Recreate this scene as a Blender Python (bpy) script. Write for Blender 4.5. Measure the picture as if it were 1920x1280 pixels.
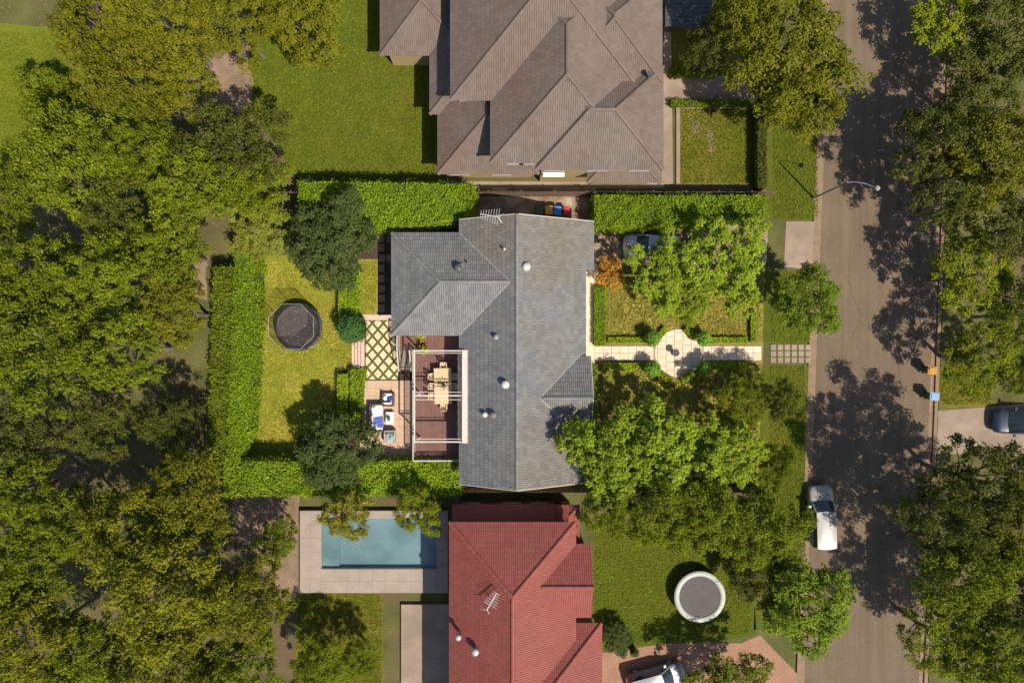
import bpy, bmesh, math, random
import numpy as np
from mathutils import Vector, Matrix
R_ = math.radians
random.seed(7); RNG = np.random.default_rng(7)
scene = bpy.context.scene
for o in list(bpy.data.objects): bpy.data.objects.remove(o)
col = scene.collection

# ---------------------------------------------------------------- camera, sky, sun
CAM_H = 52.0; PPM = 25.0
cd = bpy.data.cameras.new('camera'); cam = bpy.data.objects.new('camera', cd); col.objects.link(cam)
cam.location = (0, 0, CAM_H); cam.rotation_euler = (0, 0, 0)
cd.sensor_width = 36; cd.lens = 36 * CAM_H * PPM / 1920; cd.clip_end = 3000
scene.camera = cam
SUN_EL = 54; SUN_DIR = Vector((0.69, -0.72, 0)).normalized()
w = bpy.data.worlds.new('World'); scene.world = w; w.use_nodes = True
nt = w.node_tree; bg = nt.nodes['Background']
sky = nt.nodes.new('ShaderNodeTexSky'); sky.sky_type = 'NISHITA'; sky.sun_disc = False
sky.sun_elevation = R_(SUN_EL); sky.sun_rotation = math.atan2(SUN_DIR.x, SUN_DIR.y)
nt.links.new(sky.outputs[0], bg.inputs[0]); bg.inputs[1].default_value = 0.105
sd = bpy.data.lights.new('sun', 'SUN'); sun = bpy.data.objects.new('sun', sd); col.objects.link(sun)
sd.energy = 4.7; sd.angle = R_(0.5); sd.color = (1.0, 0.92, 0.78)
to_sun = Vector((SUN_DIR.x * math.cos(R_(SUN_EL)), SUN_DIR.y * math.cos(R_(SUN_EL)), math.sin(R_(SUN_EL))))
sun.rotation_euler = to_sun.to_track_quat('Z', 'Y').to_euler(); sun.location = (30, -30, 60)
vs = scene.view_settings; vs.view_transform = 'Standard'; vs.look = 'None'; vs.gamma = 1; vs.exposure = 0.45
vs.use_curve_mapping = False
scene.render.engine = 'CYCLES'
scene.cycles.max_bounces = 6; scene.cycles.transparent_max_bounces = 12

# ---------------------------------------------------------------- helpers
def at(px, py, z=0.0):
    f = (CAM_H - z) / CAM_H / PPM
    return Vector(((px - 960) * f, (640 - py) * f, z))
def link(o, parent=None):
    col.objects.link(o)
    if parent is not None: o.parent = parent
    return o
def tag(o, label=None, cat=None, group=None, kind=None):
    if label: o['label'] = label
    if cat: o['category'] = cat
    if group: o['group'] = group
    if kind: o['kind'] = kind
    return o
def empty(name, loc=(0, 0, 0), rz=0, label=None, cat=None, group=None):
    o = bpy.data.objects.new(name, None); link(o); o.location = loc; o.rotation_euler.z = rz
    o.empty_display_size = 0.3
    return tag(o, label, cat, group)
def copy_tree(o, parent=None):
    c = o.copy(); link(c, parent)
    for ch in list(o.children): copy_tree(ch, c)
    return c
class MB:
    def __init__(s): s.v = []; s.f = []; s.m = []; s.cm = 0
    def add(s, vs, fs):
        b = len(s.v); s.v += [tuple(p) for p in vs]
        s.f += [tuple(b + i for i in f) for f in fs]; s.m += [s.cm] * len(fs); return s
    def box(s, x0, x1, y0, y1, z0, z1, M=None):
        P = [Vector(p) for p in ((x0,y0,z0),(x1,y0,z0),(x1,y1,z0),(x0,y1,z0),(x0,y0,z1),(x1,y0,z1),(x1,y1,z1),(x0,y1,z1))]
        if M is not None: P = [M @ p for p in P]
        return s.add(P, ((3,2,1,0),(4,5,6,7),(0,1,5,4),(1,2,6,5),(2,3,7,6),(3,0,4,7)))
    def cbox(s, c, d, M=None):
        return s.box(c[0]-d[0]/2,c[0]+d[0]/2,c[1]-d[1]/2,c[1]+d[1]/2,c[2]-d[2]/2,c[2]+d[2]/2,M)
    def bev(s, x0, x1, y0, y1, z0, z1, b, M=None):   # box with chamfered top edge
        P = [(x0,y0,z0),(x1,y0,z0),(x1,y1,z0),(x0,y1,z0),(x0,y0,z1-b),(x1,y0,z1-b),(x1,y1,z1-b),(x0,y1,z1-b),
             (x0+b,y0+b,z1),(x1-b,y0+b,z1),(x1-b,y1-b,z1),(x0+b,y1-b,z1)]
        P = [Vector(p) for p in P]
        if M is not None: P = [M @ p for p in P]
        return s.add(P, ((3,2,1,0),(0,1,5,4),(1,2,6,5),(2,3,7,6),(3,0,4,7),(4,5,9,8),(5,6,10,9),(6,7,11,10),(7,4,8,11),(8,9,10,11)))
    def prism(s, poly, z0, z1):
        n = len(poly); P = [(p[0],p[1],z0) for p in poly] + [(p[0],p[1],z1) for p in poly]
        return s.add(P, [tuple(range(n-1,-1,-1)), tuple(range(n,2*n))] + [(i,(i+1)%n,n+(i+1)%n,n+i) for i in range(n)])
    def bar(s, a, b, wd, ht=None):
        a = Vector(a); b = Vector(b); ht = ht or wd; d = b - a; L = d.length; d.normalize()
        up = Vector((0,0,1)) if abs(d.z) < .99 else Vector((0,1,0))
        x = d.cross(up).normalized(); z = x.cross(d)
        M = Matrix((( x.x,d.x,z.x,a.x),(x.y,d.y,z.y,a.y),(x.z,d.z,z.z,a.z),(0,0,0,1)))
        return s.box(-wd/2, wd/2, 0, L, -ht/2, ht/2, M)
    def tube(s, pts, rad, n=8, cap=True):
        pts = [Vector(p) for p in pts]; base = len(s.v); vs = []; fs = []
        for i, p in enumerate(pts):
            d = (pts[min(i+1,len(pts)-1)] - pts[max(i-1,0)]).normalized()
            up = Vector((0,0,1)) if abs(d.z) < .95 else Vector((1,0,0))
            x = d.cross(up).normalized(); y = d.cross(x)
            r = rad[i] if isinstance(rad, (list, tuple)) else rad
            for k in range(n):
                a = 2*math.pi*k/n; vs.append(p + x*math.cos(a)*r + y*math.sin(a)*r)
        for i in range(len(pts)-1):
            for k in range(n):
                fs.append((i*n+k, i*n+(k+1)%n, (i+1)*n+(k+1)%n, (i+1)*n+k))
        if cap: fs += [tuple(range(n)), tuple(range((len(pts)-1)*n+n-1, (len(pts)-1)*n-1, -1))]
        return s.add(vs, fs)
    def lathe(s, prof, n=20, c=(0,0,0), cap=True):
        vs = []; fs = []
        for r, z in prof:
            for k in range(n):
                a = 2*math.pi*k/n; vs.append((c[0]+r*math.cos(a), c[1]+r*math.sin(a), c[2]+z))
        for i in range(len(prof)-1):
            for k in range(n): fs.append((i*n+k, i*n+(k+1)%n, (i+1)*n+(k+1)%n, (i+1)*n+k))
        if cap: fs += [tuple(range(n-1,-1,-1)), tuple(range((len(prof)-1)*n, len(prof)*n))]
        return s.add(vs, fs)
    def torus(s, R, r, z, n=32, m=8, c=(0,0)):
        vs = []; fs = []
        for i in range(n):
            a = 2*math.pi*i/n
            for k in range(m):
                b = 2*math.pi*k/m; q = R + r*math.cos(b); vs.append((c[0]+q*math.cos(a), c[1]+q*math.sin(a), z+r*math.sin(b)))
        for i in range(n):
            for k in range(m): fs.append((i*m+k, ((i+1)%n)*m+k, ((i+1)%n)*m+(k+1)%m, i*m+(k+1)%m))
        return s.add(vs, fs)
    def mesh(s, name, mats, smooth=False):
        me = bpy.data.meshes.new(name); me.from_pydata(s.v, [], s.f)
        for m in (mats if isinstance(mats, (list, tuple)) else [mats]): me.materials.append(m)
        if any(s.m): me.polygons.foreach_set('material_index', s.m)
        if smooth: me.polygons.foreach_set('use_smooth', [True]*len(s.f))
        me.update(); return me
    def build(s, name, mats, parent=None, smooth=False):
        return link(bpy.data.objects.new(name, s.mesh(name, mats, smooth)), parent)
def obj(name, me, parent=None, loc=None, rz=None):
    o = link(bpy.data.objects.new(name, me), parent)
    if loc is not None: o.location = loc
    if rz is not None: o.rotation_euler.z = rz
    return o
def np_mesh(name, V, F, mats, midx=None):
    me = bpy.data.meshes.new(name); n = len(V); m, k = F.shape
    me.vertices.add(n); me.vertices.foreach_set('co', np.asarray(V, np.float32).ravel())
    me.loops.add(m*k); me.loops.foreach_set('vertex_index', np.asarray(F, np.int32).ravel())
    me.polygons.add(m); me.polygons.foreach_set('loop_start', np.arange(0, m*k, k, dtype=np.int32))
    for mt in mats: me.materials.append(mt)
    if midx is not None: me.polygons.foreach_set('material_index', np.asarray(midx, np.int32))
    me.update(calc_edges=True); return me
def norm(a): return a / np.maximum(np.linalg.norm(a, axis=1, keepdims=True), 1e-6)
def leaf_quads(P, N, size, asp=0.6, T=None):
    n = len(P); N = norm(N)
    if T is None:
        T = RNG.normal(size=(n, 3))
    T = norm(T - N * np.sum(T*N, axis=1, keepdims=True)); B = np.cross(N, T)
    l = size[:, None]; wd = l * asp
    V = np.stack([P - T*l*.5, P + B*wd*.5 + N*l*.08, P + T*l*.5, P - B*wd*.5 + N*l*.08], axis=1).reshape(-1, 3)
    F = np.arange(4*n).reshape(n, 4)
    return V, F

# ---------------------------------------------------------------- materials
def base_mat(name):
    m = bpy.data.materials.new(name); m.use_nodes = True
    return m, m.node_tree, m.node_tree.nodes['Principled BSDF']
def surf(name, c1, c2=None, scale=1.0, rough=0.85, bump=0.0, bscale=20.0, c3=None, scale3=0.25, island=0.0, spec=0.3, metal=0.0, detail=5.0, coord='pos', fine=0.0):
    m, t, p = base_mat(name); N = t.nodes; L = t.links
    p.inputs['Roughness'].default_value = rough; p.inputs['Metallic'].default_value = metal
    p.inputs['Specular IOR Level'].default_value = spec
    c2 = c2 or c1
    if coord == 'pos': src = N.new('ShaderNodeNewGeometry').outputs['Position']
    else: src = N.new('ShaderNodeTexCoord').outputs['Object']
    nz = N.new('ShaderNodeTexNoise'); nz.inputs['Scale'].default_value = scale; nz.inputs['Detail'].default_value = detail
    L.new(src, nz.inputs['Vector'])
    rp = N.new('ShaderNodeValToRGB'); rp.color_ramp.elements[0].position = .32; rp.color_ramp.elements[1].position = .68
    rp.color_ramp.elements[0].color = (*c1, 1); rp.color_ramp.elements[1].color = (*c2, 1)
    L.new(nz.outputs['Fac'], rp.inputs['Fac']); out = rp.outputs['Color']
    if c3:
        n3 = N.new('ShaderNodeTexNoise'); n3.inputs['Scale'].default_value = scale3; n3.inputs['Detail'].default_value = 6
        L.new(src, n3.inputs['Vector'])
        r3 = N.new('ShaderNodeValToRGB'); r3.color_ramp.elements[0].position = .48; r3.color_ramp.elements[1].position = .66
        L.new(n3.outputs['Fac'], r3.inputs['Fac'])
        mx = N.new('ShaderNodeMix'); mx.data_type = 'RGBA'; L.new(r3.outputs['Color'], mx.inputs[0])
        L.new(out, mx.inputs[6]); mx.inputs[7].default_value = (*c3, 1); out = mx.outputs[2]
    if fine:
        nf = N.new('ShaderNodeTexNoise'); nf.inputs['Scale'].default_value = 9; nf.inputs['Detail'].default_value = 6; L.new(src, nf.inputs['Vector'])
        mf = N.new('ShaderNodeMapRange'); mf.inputs[1].default_value = .3; mf.inputs[2].default_value = .7; mf.inputs[3].default_value = 1-fine; mf.inputs[4].default_value = 1+fine; L.new(nf.outputs['Fac'], mf.inputs[0])
        hf = N.new('ShaderNodeHueSaturation'); L.new(mf.outputs[0], hf.inputs['Value']); L.new(out, hf.inputs['Color']); out = hf.outputs['Color']
    if island:
        g = N.new('ShaderNodeNewGeometry'); oi = N.new('ShaderNodeObjectInfo')
        ad = N.new('ShaderNodeMath'); ad.operation = 'ADD'; L.new(g.outputs['Random Per Island'], ad.inputs[0]); L.new(oi.outputs['Random'], ad.inputs[1])
        fr = N.new('ShaderNodeMath'); fr.operation = 'FRACT'; L.new(ad.outputs[0], fr.inputs[0])
        mr = N.new('ShaderNodeMapRange'); mr.inputs[3].default_value = 1-island; mr.inputs[4].default_value = 1+island
        L.new(fr.outputs[0], mr.inputs[0])
        hs = N.new('ShaderNodeHueSaturation'); L.new(mr.outputs[0], hs.inputs['Value']); L.new(out, hs.inputs['Color']); out = hs.outputs['Color']
    L.new(out, p.inputs['Base Color'])
    if bump:
        nb = N.new('ShaderNodeTexNoise'); nb.inputs['Scale'].default_value = bscale; nb.inputs['Detail'].default_value = 4
        L.new(src, nb.inputs['Vector']); b = N.new('ShaderNodeBump'); b.inputs['Strength'].default_value = bump; b.inputs['Distance'].default_value = .05
        L.new(nb.outputs['Fac'], b.inputs['Height']); L.new(b.outputs['Normal'], p.inputs['Normal'])
    return m
def leafmat(name, ca, cb, cc=None, trans=.2, rough=.7):
    m, t, p = base_mat(name); N = t.nodes; L = t.links
    g = N.new('ShaderNodeNewGeometry'); rp = N.new('ShaderNodeValToRGB')
    e = rp.color_ramp.elements; e[0].position = 0; e[0].color = (*ca, 1); e[1].position = .85 if cc else 1; e[1].color = (*cb, 1)
    if cc: q = e.new(1.0); q.color = (*cc, 1)
    L.new(g.outputs['Random Per Island'], rp.inputs['Fac'])
    nz = N.new('ShaderNodeTexNoise'); nz.inputs['Scale'].default_value = .6; nz.inputs['Detail'].default_value = 3; L.new(g.outputs['Position'], nz.inputs['Vector'])
    oi = N.new('ShaderNodeObjectInfo')
    ad = N.new('ShaderNodeMath'); ad.operation = 'MULTIPLY_ADD'; L.new(oi.outputs['Random'], ad.inputs[0]); ad.inputs[1].default_value = .35; L.new(nz.outputs['Fac'], ad.inputs[2])
    mr = N.new('ShaderNodeMapRange'); mr.inputs[1].default_value = .3; mr.inputs[2].default_value = 1.05; mr.inputs[3].default_value = .7; mr.inputs[4].default_value = 1.3
    L.new(ad.outputs[0], mr.inputs[0])
    hs = N.new('ShaderNodeHueSaturation'); L.new(mr.outputs[0], hs.inputs['Value']); L.new(rp.outputs['Color'], hs.inputs['Color'])
    L.new(hs.outputs['Color'], p.inputs['Base Color']); p.inputs['Roughness'].default_value = rough; p.inputs['Specular IOR Level'].default_value = .12
    tr = N.new('ShaderNodeBsdfTranslucent'); L.new(hs.outputs['Color'], tr.inputs['Color'])
    mx = N.new('ShaderNodeMixShader'); mx.inputs[0].default_value = trans
    L.new(p.outputs[0], mx.inputs[1]); L.new(tr.outputs[0], mx.inputs[2]); L.new(mx.outputs[0], N['Material Output'].inputs['Surface'])
    return m
def glassy(name, c, rough=.06):
    m, t, p = base_mat(name); p.inputs['Base Color'].default_value = (*c, 1); p.inputs['Roughness'].default_value = rough
    p.inputs['Specular IOR Level'].default_value = .6; p.inputs['Coat Weight'].default_value = .4; return m
def netmat(name, c, a):
    m, t, p = base_mat(name); p.inputs['Base Color'].default_value = (*c, 1); p.inputs['Alpha'].default_value = a; p.inputs['Roughness'].default_value = .8; return m

M = {}
M['ground'] = surf('ground', (0.061,0.066,0.017), (0.110,0.105,0.031), .5, .95, .4, 8, c3=(0.110,0.072,0.039), scale3=.14, fine=.22)
M['lawn'] = surf('lawn', (0.214,0.227,0.021), (0.315,0.309,0.034), 1.3, .95, .8, 30, c3=(0.428,0.321,0.064), scale3=.35, fine=.22)
M['lawn_north'] = surf('lawn_north', (0.056,0.077,0.003), (0.083,0.100,0.005), .8, .95, .6, 25, c3=(0.100,0.094,0.008), scale3=.2, fine=.22)
M['lawn_dry'] = surf('lawn_dry', (0.079,0.083,0.003), (0.135,0.122,0.008), .9, .95, .6, 25, c3=(0.158,0.118,0.018), scale3=.25, fine=.22)
M['lawn_far'] = surf('lawn_far', (0.100,0.131,0.005), (0.138,0.153,0.008), .5, .95, .6, 25, fine=.22)
M['garden'] = surf('garden', (0.240,0.180,0.066), (0.180,0.156,0.036), 1.8, .95, .9, 18, c3=(0.132,0.144,0.022), scale3=.5, fine=.22)
M['soil'] = surf('soil', (.05,.032,.022), (.075,.05,.035), 3, .95, .8, 30)
M['bare_earth'] = surf('bare_earth', (.19,.125,.085), (.26,.175,.12), 1.2, .95, .6, 15, c3=(.13,.10,.05), scale3=.4, fine=.22)
M['asphalt'] = surf('asphalt', (0.126,0.091,0.058), (0.154,0.112,0.072), .35, .9, .35, 60, c3=(0.140,0.098,0.068), scale3=.12)
def add_wear(m):
    t = m.node_tree; N = t.nodes; L = t.links; p = N['Principled BSDF']; src = p.inputs['Base Color'].links[0].from_socket
    g = N.new('ShaderNodeNewGeometry'); mp = N.new('ShaderNodeMapping'); mp.inputs['Scale'].default_value = (1.6,.05,1); L.new(g.outputs['Position'], mp.inputs['Vector'])
    n1 = N.new('ShaderNodeTexNoise'); n1.inputs['Scale'].default_value = 1; n1.inputs['Detail'].default_value = 4; L.new(mp.outputs[0], n1.inputs['Vector'])
    n2 = N.new('ShaderNodeTexNoise'); n2.inputs['Scale'].default_value = 14; n2.inputs['Detail'].default_value = 6; L.new(g.outputs['Position'], n2.inputs['Vector'])
    wn = N.new('ShaderNodeTexNoise'); wn.inputs['Scale'].default_value = .9; wn.inputs['Detail'].default_value = 5; L.new(g.outputs['Position'], wn.inputs['Vector'])
    ad = N.new('ShaderNodeVectorMath'); ad.operation = 'MULTIPLY_ADD'; L.new(wn.outputs['Color'], ad.inputs[0]); ad.inputs[1].default_value = (1.6,1.6,0); L.new(g.outputs['Position'], ad.inputs[2])
    vo = N.new('ShaderNodeTexVoronoi'); vo.feature = 'DISTANCE_TO_EDGE'; vo.inputs['Scale'].default_value = .17; L.new(ad.outputs[0], vo.inputs['Vector'])
    cr = N.new('ShaderNodeMapRange'); cr.inputs[1].default_value = .0; cr.inputs[2].default_value = .006; cr.inputs[3].default_value = .82; cr.inputs[4].default_value = 1; L.new(vo.outputs['Distance'], cr.inputs[0])
    def mr(s_, lo, hi):
        q = N.new('ShaderNodeMapRange'); q.inputs[1].default_value = .3; q.inputs[2].default_value = .7; q.inputs[3].default_value = lo; q.inputs[4].default_value = hi; L.new(s_, q.inputs[0]); return q.outputs[0]
    a = N.new('ShaderNodeMath'); a.operation = 'MULTIPLY'; L.new(mr(n1.outputs['Fac'], .86, 1.14), a.inputs[0]); L.new(mr(n2.outputs['Fac'], .88, 1.12), a.inputs[1])
    b = N.new('ShaderNodeMath'); b.operation = 'MULTIPLY'; L.new(a.outputs[0], b.inputs[0]); L.new(cr.outputs[0], b.inputs[1])
    hs = N.new('ShaderNodeHueSaturation'); L.new(b.outputs[0], hs.inputs['Value']); L.new(src, hs.inputs['Color']); L.new(hs.outputs[0], p.inputs['Base Color'])
add_wear(M['asphalt'])
M['concrete'] = surf('concrete', (0.238,0.178,0.136), (0.306,0.234,0.178), 1.0, .9, .25, 40, c3=(0.212,0.162,0.119), scale3=.3)
M['kerb'] = surf('kerb', (0.192,0.132,0.084), (0.240,0.164,0.108), 1.6, .9, .25, 40)
M['drive_brown'] = surf('drive_brown', (0.160,0.108,0.068), (0.240,0.164,0.108), 1.4, .9, .35, 30, c3=(0.400,0.320,0.224), scale3=.6, fine=.22)
M['drive_pink'] = surf('drive_pink', (0.255,0.136,0.085), (0.306,0.170,0.111), 1.0, .9, .25, 40, fine=.22)
M['sandstone'] = surf('sandstone', (.62,.47,.34), (.72,.56,.42), 2.0, .85, .25, 30, island=.05)
M['mortar'] = surf('mortar', (.33,.24,.17), (.40,.30,.21), 4, .95)
M['patio_tile'] = surf('patio_tile', (.45,.30,.205), (.50,.34,.24), 1.5, .8, .15, 30, island=.035)
M['step_tile'] = surf('step_tile', (.52,.36,.28), (.60,.42,.33), 2.0, .85, .15, 30)
M['terrace_tile'] = surf('terrace_tile', (.58,.43,.29), (.66,.50,.35), 2, .85, .2, 30, island=.05)
M['stepping'] = surf('stepping', (.20,.13,.10), (.25,.165,.125), 3, .9, .3, 30)
M['pool_paving'] = surf('pool_paving', (0.270,0.215,0.180), (0.323,0.260,0.215), 1.2, .85, .2, 30)
M['pool_floor'] = surf('pool_floor', (.20,.235,.25), (.26,.29,.30), .5, .6, c3=(.17,.20,.205), scale3=.4)
M['tile_grey'] = surf('tile_grey', (.148,.150,.153), (.180,.177,.170), .9, .66, .25, 40, c3=(.17,.150,.125), scale3=.13, island=.13, spec=.22, detail=8)
M['tile_brown'] = surf('tile_brown', (0.126,0.095,0.078), (0.150,0.115,0.095), .5, .7, .2, 40, c3=(0.138,0.094,0.073), scale3=.2, island=.09)
M['tile_red'] = surf('tile_red', (0.210,0.055,0.042), (0.243,0.066,0.052), .5, .65, .2, 40, c3=(0.202,0.061,0.045), scale3=.25, island=.07)
M['deck_board'] = surf('deck_board', (0.150,0.074,0.061), (0.182,0.093,0.077), 2.5, .75, .2, 60, island=.06)
M['cream'] = surf('cream', (.66,.58,.46), (.70,.62,.50), 1, .8, .1, 30)
M['render_tan'] = surf('render_tan', (0.306,0.230,0.111), (0.340,0.255,0.128), 1, .85, .1, 30)
M['brick'] = surf('brick', (.22,.10,.065), (.28,.13,.085), 6, .9, .3, 30)
M['gutter'] = surf('gutter', (.55,.50,.43), (.60,.55,.47), 2, .6)
M['gutter_grey'] = surf('gutter_grey', (.25,.22,.21), (.29,.26,.25), 2, .6)
M['white_paint'] = surf('white_paint', (.70,.66,.60), (.76,.72,.66), 3, .5)
M['dark_gap'] = surf('dark_gap', (.03,.025,.02), (.05,.04,.03), 3, .9)
M['steel'] = surf('steel', (.5,.5,.5), (.58,.58,.58), 4, .4, metal=.7)
M['dark_metal'] = surf('dark_metal', (.05,.05,.055), (.08,.08,.085), 4, .6)
M['galv'] = surf('galv', (.40,.40,.38), (.48,.48,.46), 4, .55, metal=.3)
M['teak'] = surf('teak', (.55,.385,.225), (.63,.45,.275), 5, .7, .15, 40, island=.06)
M['fabric_white'] = surf('fabric_white', (.68,.66,.64), (.74,.72,.70), 6, .95)
M['fabric_navy'] = surf('fabric_navy', (.03,.04,.18), (.045,.055,.24), 6, .95)
M['fabric_blue'] = surf('fabric_blue', (.07,.10,.30), (.09,.13,.36), 6, .95)
M['fabric_grey'] = surf('fabric_grey', (.30,.285,.28), (.36,.34,.33), 6, .95)
M['fabric_teal'] = surf('fabric_teal', (.16,.32,.34), (.21,.40,.42), 6, .95)
M['wicker'] = surf('wicker', (.12,.075,.055), (.17,.11,.08), 12, .85, .5, 60)
M['black_mat'] = surf('black_mat', (.055,.043,.042), (.075,.06,.058), 2, .8)
M['black_pad'] = surf('black_pad', (.035,.03,.03), (.055,.05,.05), 3, .6)
M['pad_pale'] = surf('pad_pale', (.36,.38,.33), (.42,.44,.38), 3, .6)
M['mat_grey'] = surf('mat_grey', (.085,.072,.07), (.10,.085,.083), 2, .8)
M['net'] = netmat('net', (.035,.04,.02), .38)
M['fold_fabric'] = surf('fold_fabric', (.38,.35,.30), (.14,.13,.15), 9, .9)
M['fence'] = surf('fence', (.13,.085,.055), (.19,.125,.085), 3, .9, .3, 30, island=.15)
M['bark'] = surf('bark', (.13,.10,.075), (.22,.18,.14), 4, .95, .6, 20, coord='obj')
M['bark_pale'] = surf('bark_pale', (.30,.25,.20), (.40,.34,.28), 3, .9, .4, 20, coord='obj')
M['glass_dark'] = glassy('glass_dark', (.02,.03,.035))
M['window_glass'] = glassy('window_glass', (.03,.04,.05))
M['lamp_glass'] = glassy('lamp_glass', (.6,.6,.58), .2)
M['red_light'] = glassy('red_light', (.4,.02,.02), .2)
M['rubber'] = surf('rubber', (.02,.02,.02), (.03,.03,.03), 8, .9)
M['leaf_bright'] = leafmat('leaf_bright', (.140,.205,.010), (.24,.315,.018), (.39,.41,.04))
M['leaf_bright2'] = leafmat('leaf_bright2', (.105,.165,.010), (.18,.245,.016), (.28,.30,.03))
M['leaf_hedge'] = leafmat('leaf_hedge', (.125,.20,.005), (.215,.315,.009), (.35,.37,.03))
M['leaf_box'] = leafmat('leaf_box', (0.204,0.281,0.010), (0.294,0.363,0.015), None, .18)
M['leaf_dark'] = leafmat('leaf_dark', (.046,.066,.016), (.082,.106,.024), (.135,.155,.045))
M['leaf_shrub'] = leafmat('leaf_shrub', (0.156,0.181,0.021), (0.242,0.253,0.032), (0.399,0.399,0.089), .18)
M['leaf_ball'] = leafmat('leaf_ball', (.12,.235,.020), (.18,.31,.035), (.26,.38,.065))
M['leaf_deep'] = leafmat('leaf_deep', (0.044,0.107,0.023), (0.069,0.151,0.034), (0.126,0.214,0.065), .18)
M['leaf_olive'] = leafmat('leaf_olive', (.110,.114,.005), (.165,.164,.008), (.225,.21,.02))
M['leaf_green'] = leafmat('leaf_green', (.090,.120,.005), (.150,.184,.007), (.22,.24,.015))
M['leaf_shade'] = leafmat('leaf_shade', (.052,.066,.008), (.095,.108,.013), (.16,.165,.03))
M['leaf_lime'] = leafmat('leaf_lime', (.135,.165,.005), (.205,.235,.008), (.29,.30,.016))
M['leaf_yellow'] = leafmat('leaf_yellow', (.19,.185,.012), (.28,.265,.025), (.38,.36,.08))
M['leaf_rust'] = leafmat('leaf_rust', (.30,.11,.015), (.42,.20,.03), (.30,.28,.03), .18)
M['grass_blade'] = leafmat('grass_blade', (0.225,0.237,0.020), (0.325,0.312,0.034), (0.475,0.388,0.083), .3)
M['grass_wild'] = leafmat('grass_wild', (0.200,0.194,0.027), (0.329,0.286,0.055), (0.515,0.400,0.109), .3)
M['grass_dim'] = leafmat('grass_dim', (.10,.130,.006), (.15,.175,.010), (.21,.20,.03))
M['grass_joint'] = surf('grass_joint', (.06,.085,.008), (.095,.12,.014), 6, .95, .8, 40)

M['vent_white'] = surf('vent_white', (.46,.44,.40), (.54,.52,.47), 3, .5); M['vent_dark'] = surf('vent_dark', (.07,.07,.075), (.09,.09,.095), 3, .5)
M['vent_tan'] = surf('vent_tan', (.16,.125,.10), (.20,.155,.125), 3, .6); M['vent_grey'] = surf('vent_grey', (.22,.21,.20), (.28,.27,.26), 3, .6)

# ---------------------------------------------------------------- setting
def sheet(name, pts, z, mat, thick=None, zp=None):
    poly = [at(p[0], p[1], z if zp is None else zp) for p in pts]
    a = sum(poly[i].x*poly[(i+1)%len(poly)].y - poly[(i+1)%len(poly)].x*poly[i].y for i in range(len(poly)))
    if a < 0: poly.reverse()
    b = MB()
    if thick: b.prism(poly, z-thick, z)
    else: b.add([(p.x,p.y,z) for p in poly], [tuple(range(len(poly)))])
    return tag(b.build(name, mat), kind='structure')
def wob(pts, amp, seed, sub=4):      # irregular outline for lawns and earth patches
    r = random.Random(seed); o = []
    for i, p in enumerate(pts):
        q = pts[(i+1) % len(pts)]
        for k in range(sub):
            t = k/sub; o.append((p[0]+(q[0]-p[0])*t + r.uniform(-amp,amp), p[1]+(q[1]-p[1])*t + r.uniform(-amp,amp)))
    return o
def inpoly(px, py, pts):
    c = False; n = len(pts)
    for i in range(n):
        x1, y1 = pts[i]; x2, y2 = pts[(i+1) % n]
        if (y1 > py) != (y2 > py) and px < (x2-x1)*(py-y1)/(y2-y1)+x1: c = not c
    return c

KL = lambda y: 1548 - .0375*y          # west kerb line of the road
KR = lambda y: 1781 - .0375*y
b = MB(); b.box(-900, 900, -900, 900, -.6, -.125); tag(b.build('ground', M['ground']), kind='structure')
Y0, Y1 = -900, 2200
b = MB(); b.prism([at(-1800,Y1), at(KL(Y1)-10,Y1), at(KL(Y0)-10,Y0), at(-1800,Y0)], -.2, 0); tag(b.build('terrain', M['ground']), kind='structure')
b = MB(); b.prism([at(KR(Y1)+8,Y1), at(3800,Y1), at(3800,Y0), at(KR(Y0)+8,Y0)], -.2, 0); tag(b.build('terrain', M['ground']), kind='structure')
sheet('road', [(KL(Y1),Y1),(KR(Y1),Y1),(KR(Y0),Y0),(KL(Y0),Y0)], -.118, M['asphalt'])
# kerbs with a shallow gutter, cast in lengths
def kerb(f, side):
    root = tag(empty('kerb'), kind='structure')
    y = -300
    while y < 1600:
        b = MB(); s = side
        a, c = at(f(y)+1*s*0, y+.25), at(f(y+58), y+57.75)
        b.prism([at(f(y+57.8), y+57.8), at(f(y+57.8)+(-6.5)*s, y+57.8), at(f(y)+(-6.5)*s, y+.2), at(f(y), y+.2)][::(1 if s>0 else -1)], -.12, .012)
        b.prism([at(f(y+57.8)+9*s, y+57.8), at(f(y+57.8)+.2*s, y+57.8), at(f(y)+.2*s, y+.2), at(f(y)+9*s, y+.2)][::(1 if s>0 else -1)], -.12, -.108)
        b.build('kerbstone', M['kerb'], root); y += 58
kerb(KL, 1); kerb(KR, -1)
# lawns, earth, crossings
BACK = [(481,492),(500,478),(545,478),(600,500),(634,505),(640,560),(660,600),(661,690),(634,700),(630,830),(560,868),(460,868),(468,800),(474,640)]
sheet('lawn', BACK, .006, M['lawn'])
sheet('lawn', wob([(465,-60),(820,-60),(830,345),(560,350),(520,270),(462,200)], 2, 3), .006, M['lawn_north'])
sheet('lawn', wob([(-80,40),(110,50),(150,110),(170,230),(60,330),(-80,420)], 5, 4), .006, M['lawn_far'])
sheet('lawn', [(1275,198),(1420,198),(1420,345),(1275,345)], .006, M['lawn_dry'])
sheet('lawn', [(1262,60),(1420,60),(1420,138),(1262,138)], .006, M['lawn_dry'])
for a, c in ((150, 412), (508, 642), (684, 1180)):
    sheet('lawn', [(1438-.03*(a-360),a),(KL(a)-7,a),(KL(c)-7,c),(1438-.03*(c-360),c)], .006, M['lawn_north'])
sheet('lawn', wob([(1112,960),(1400,960),(1420,1190),(1240,1212),(1112,1212)], 2, 5), .006, M['lawn_north'])
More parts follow.
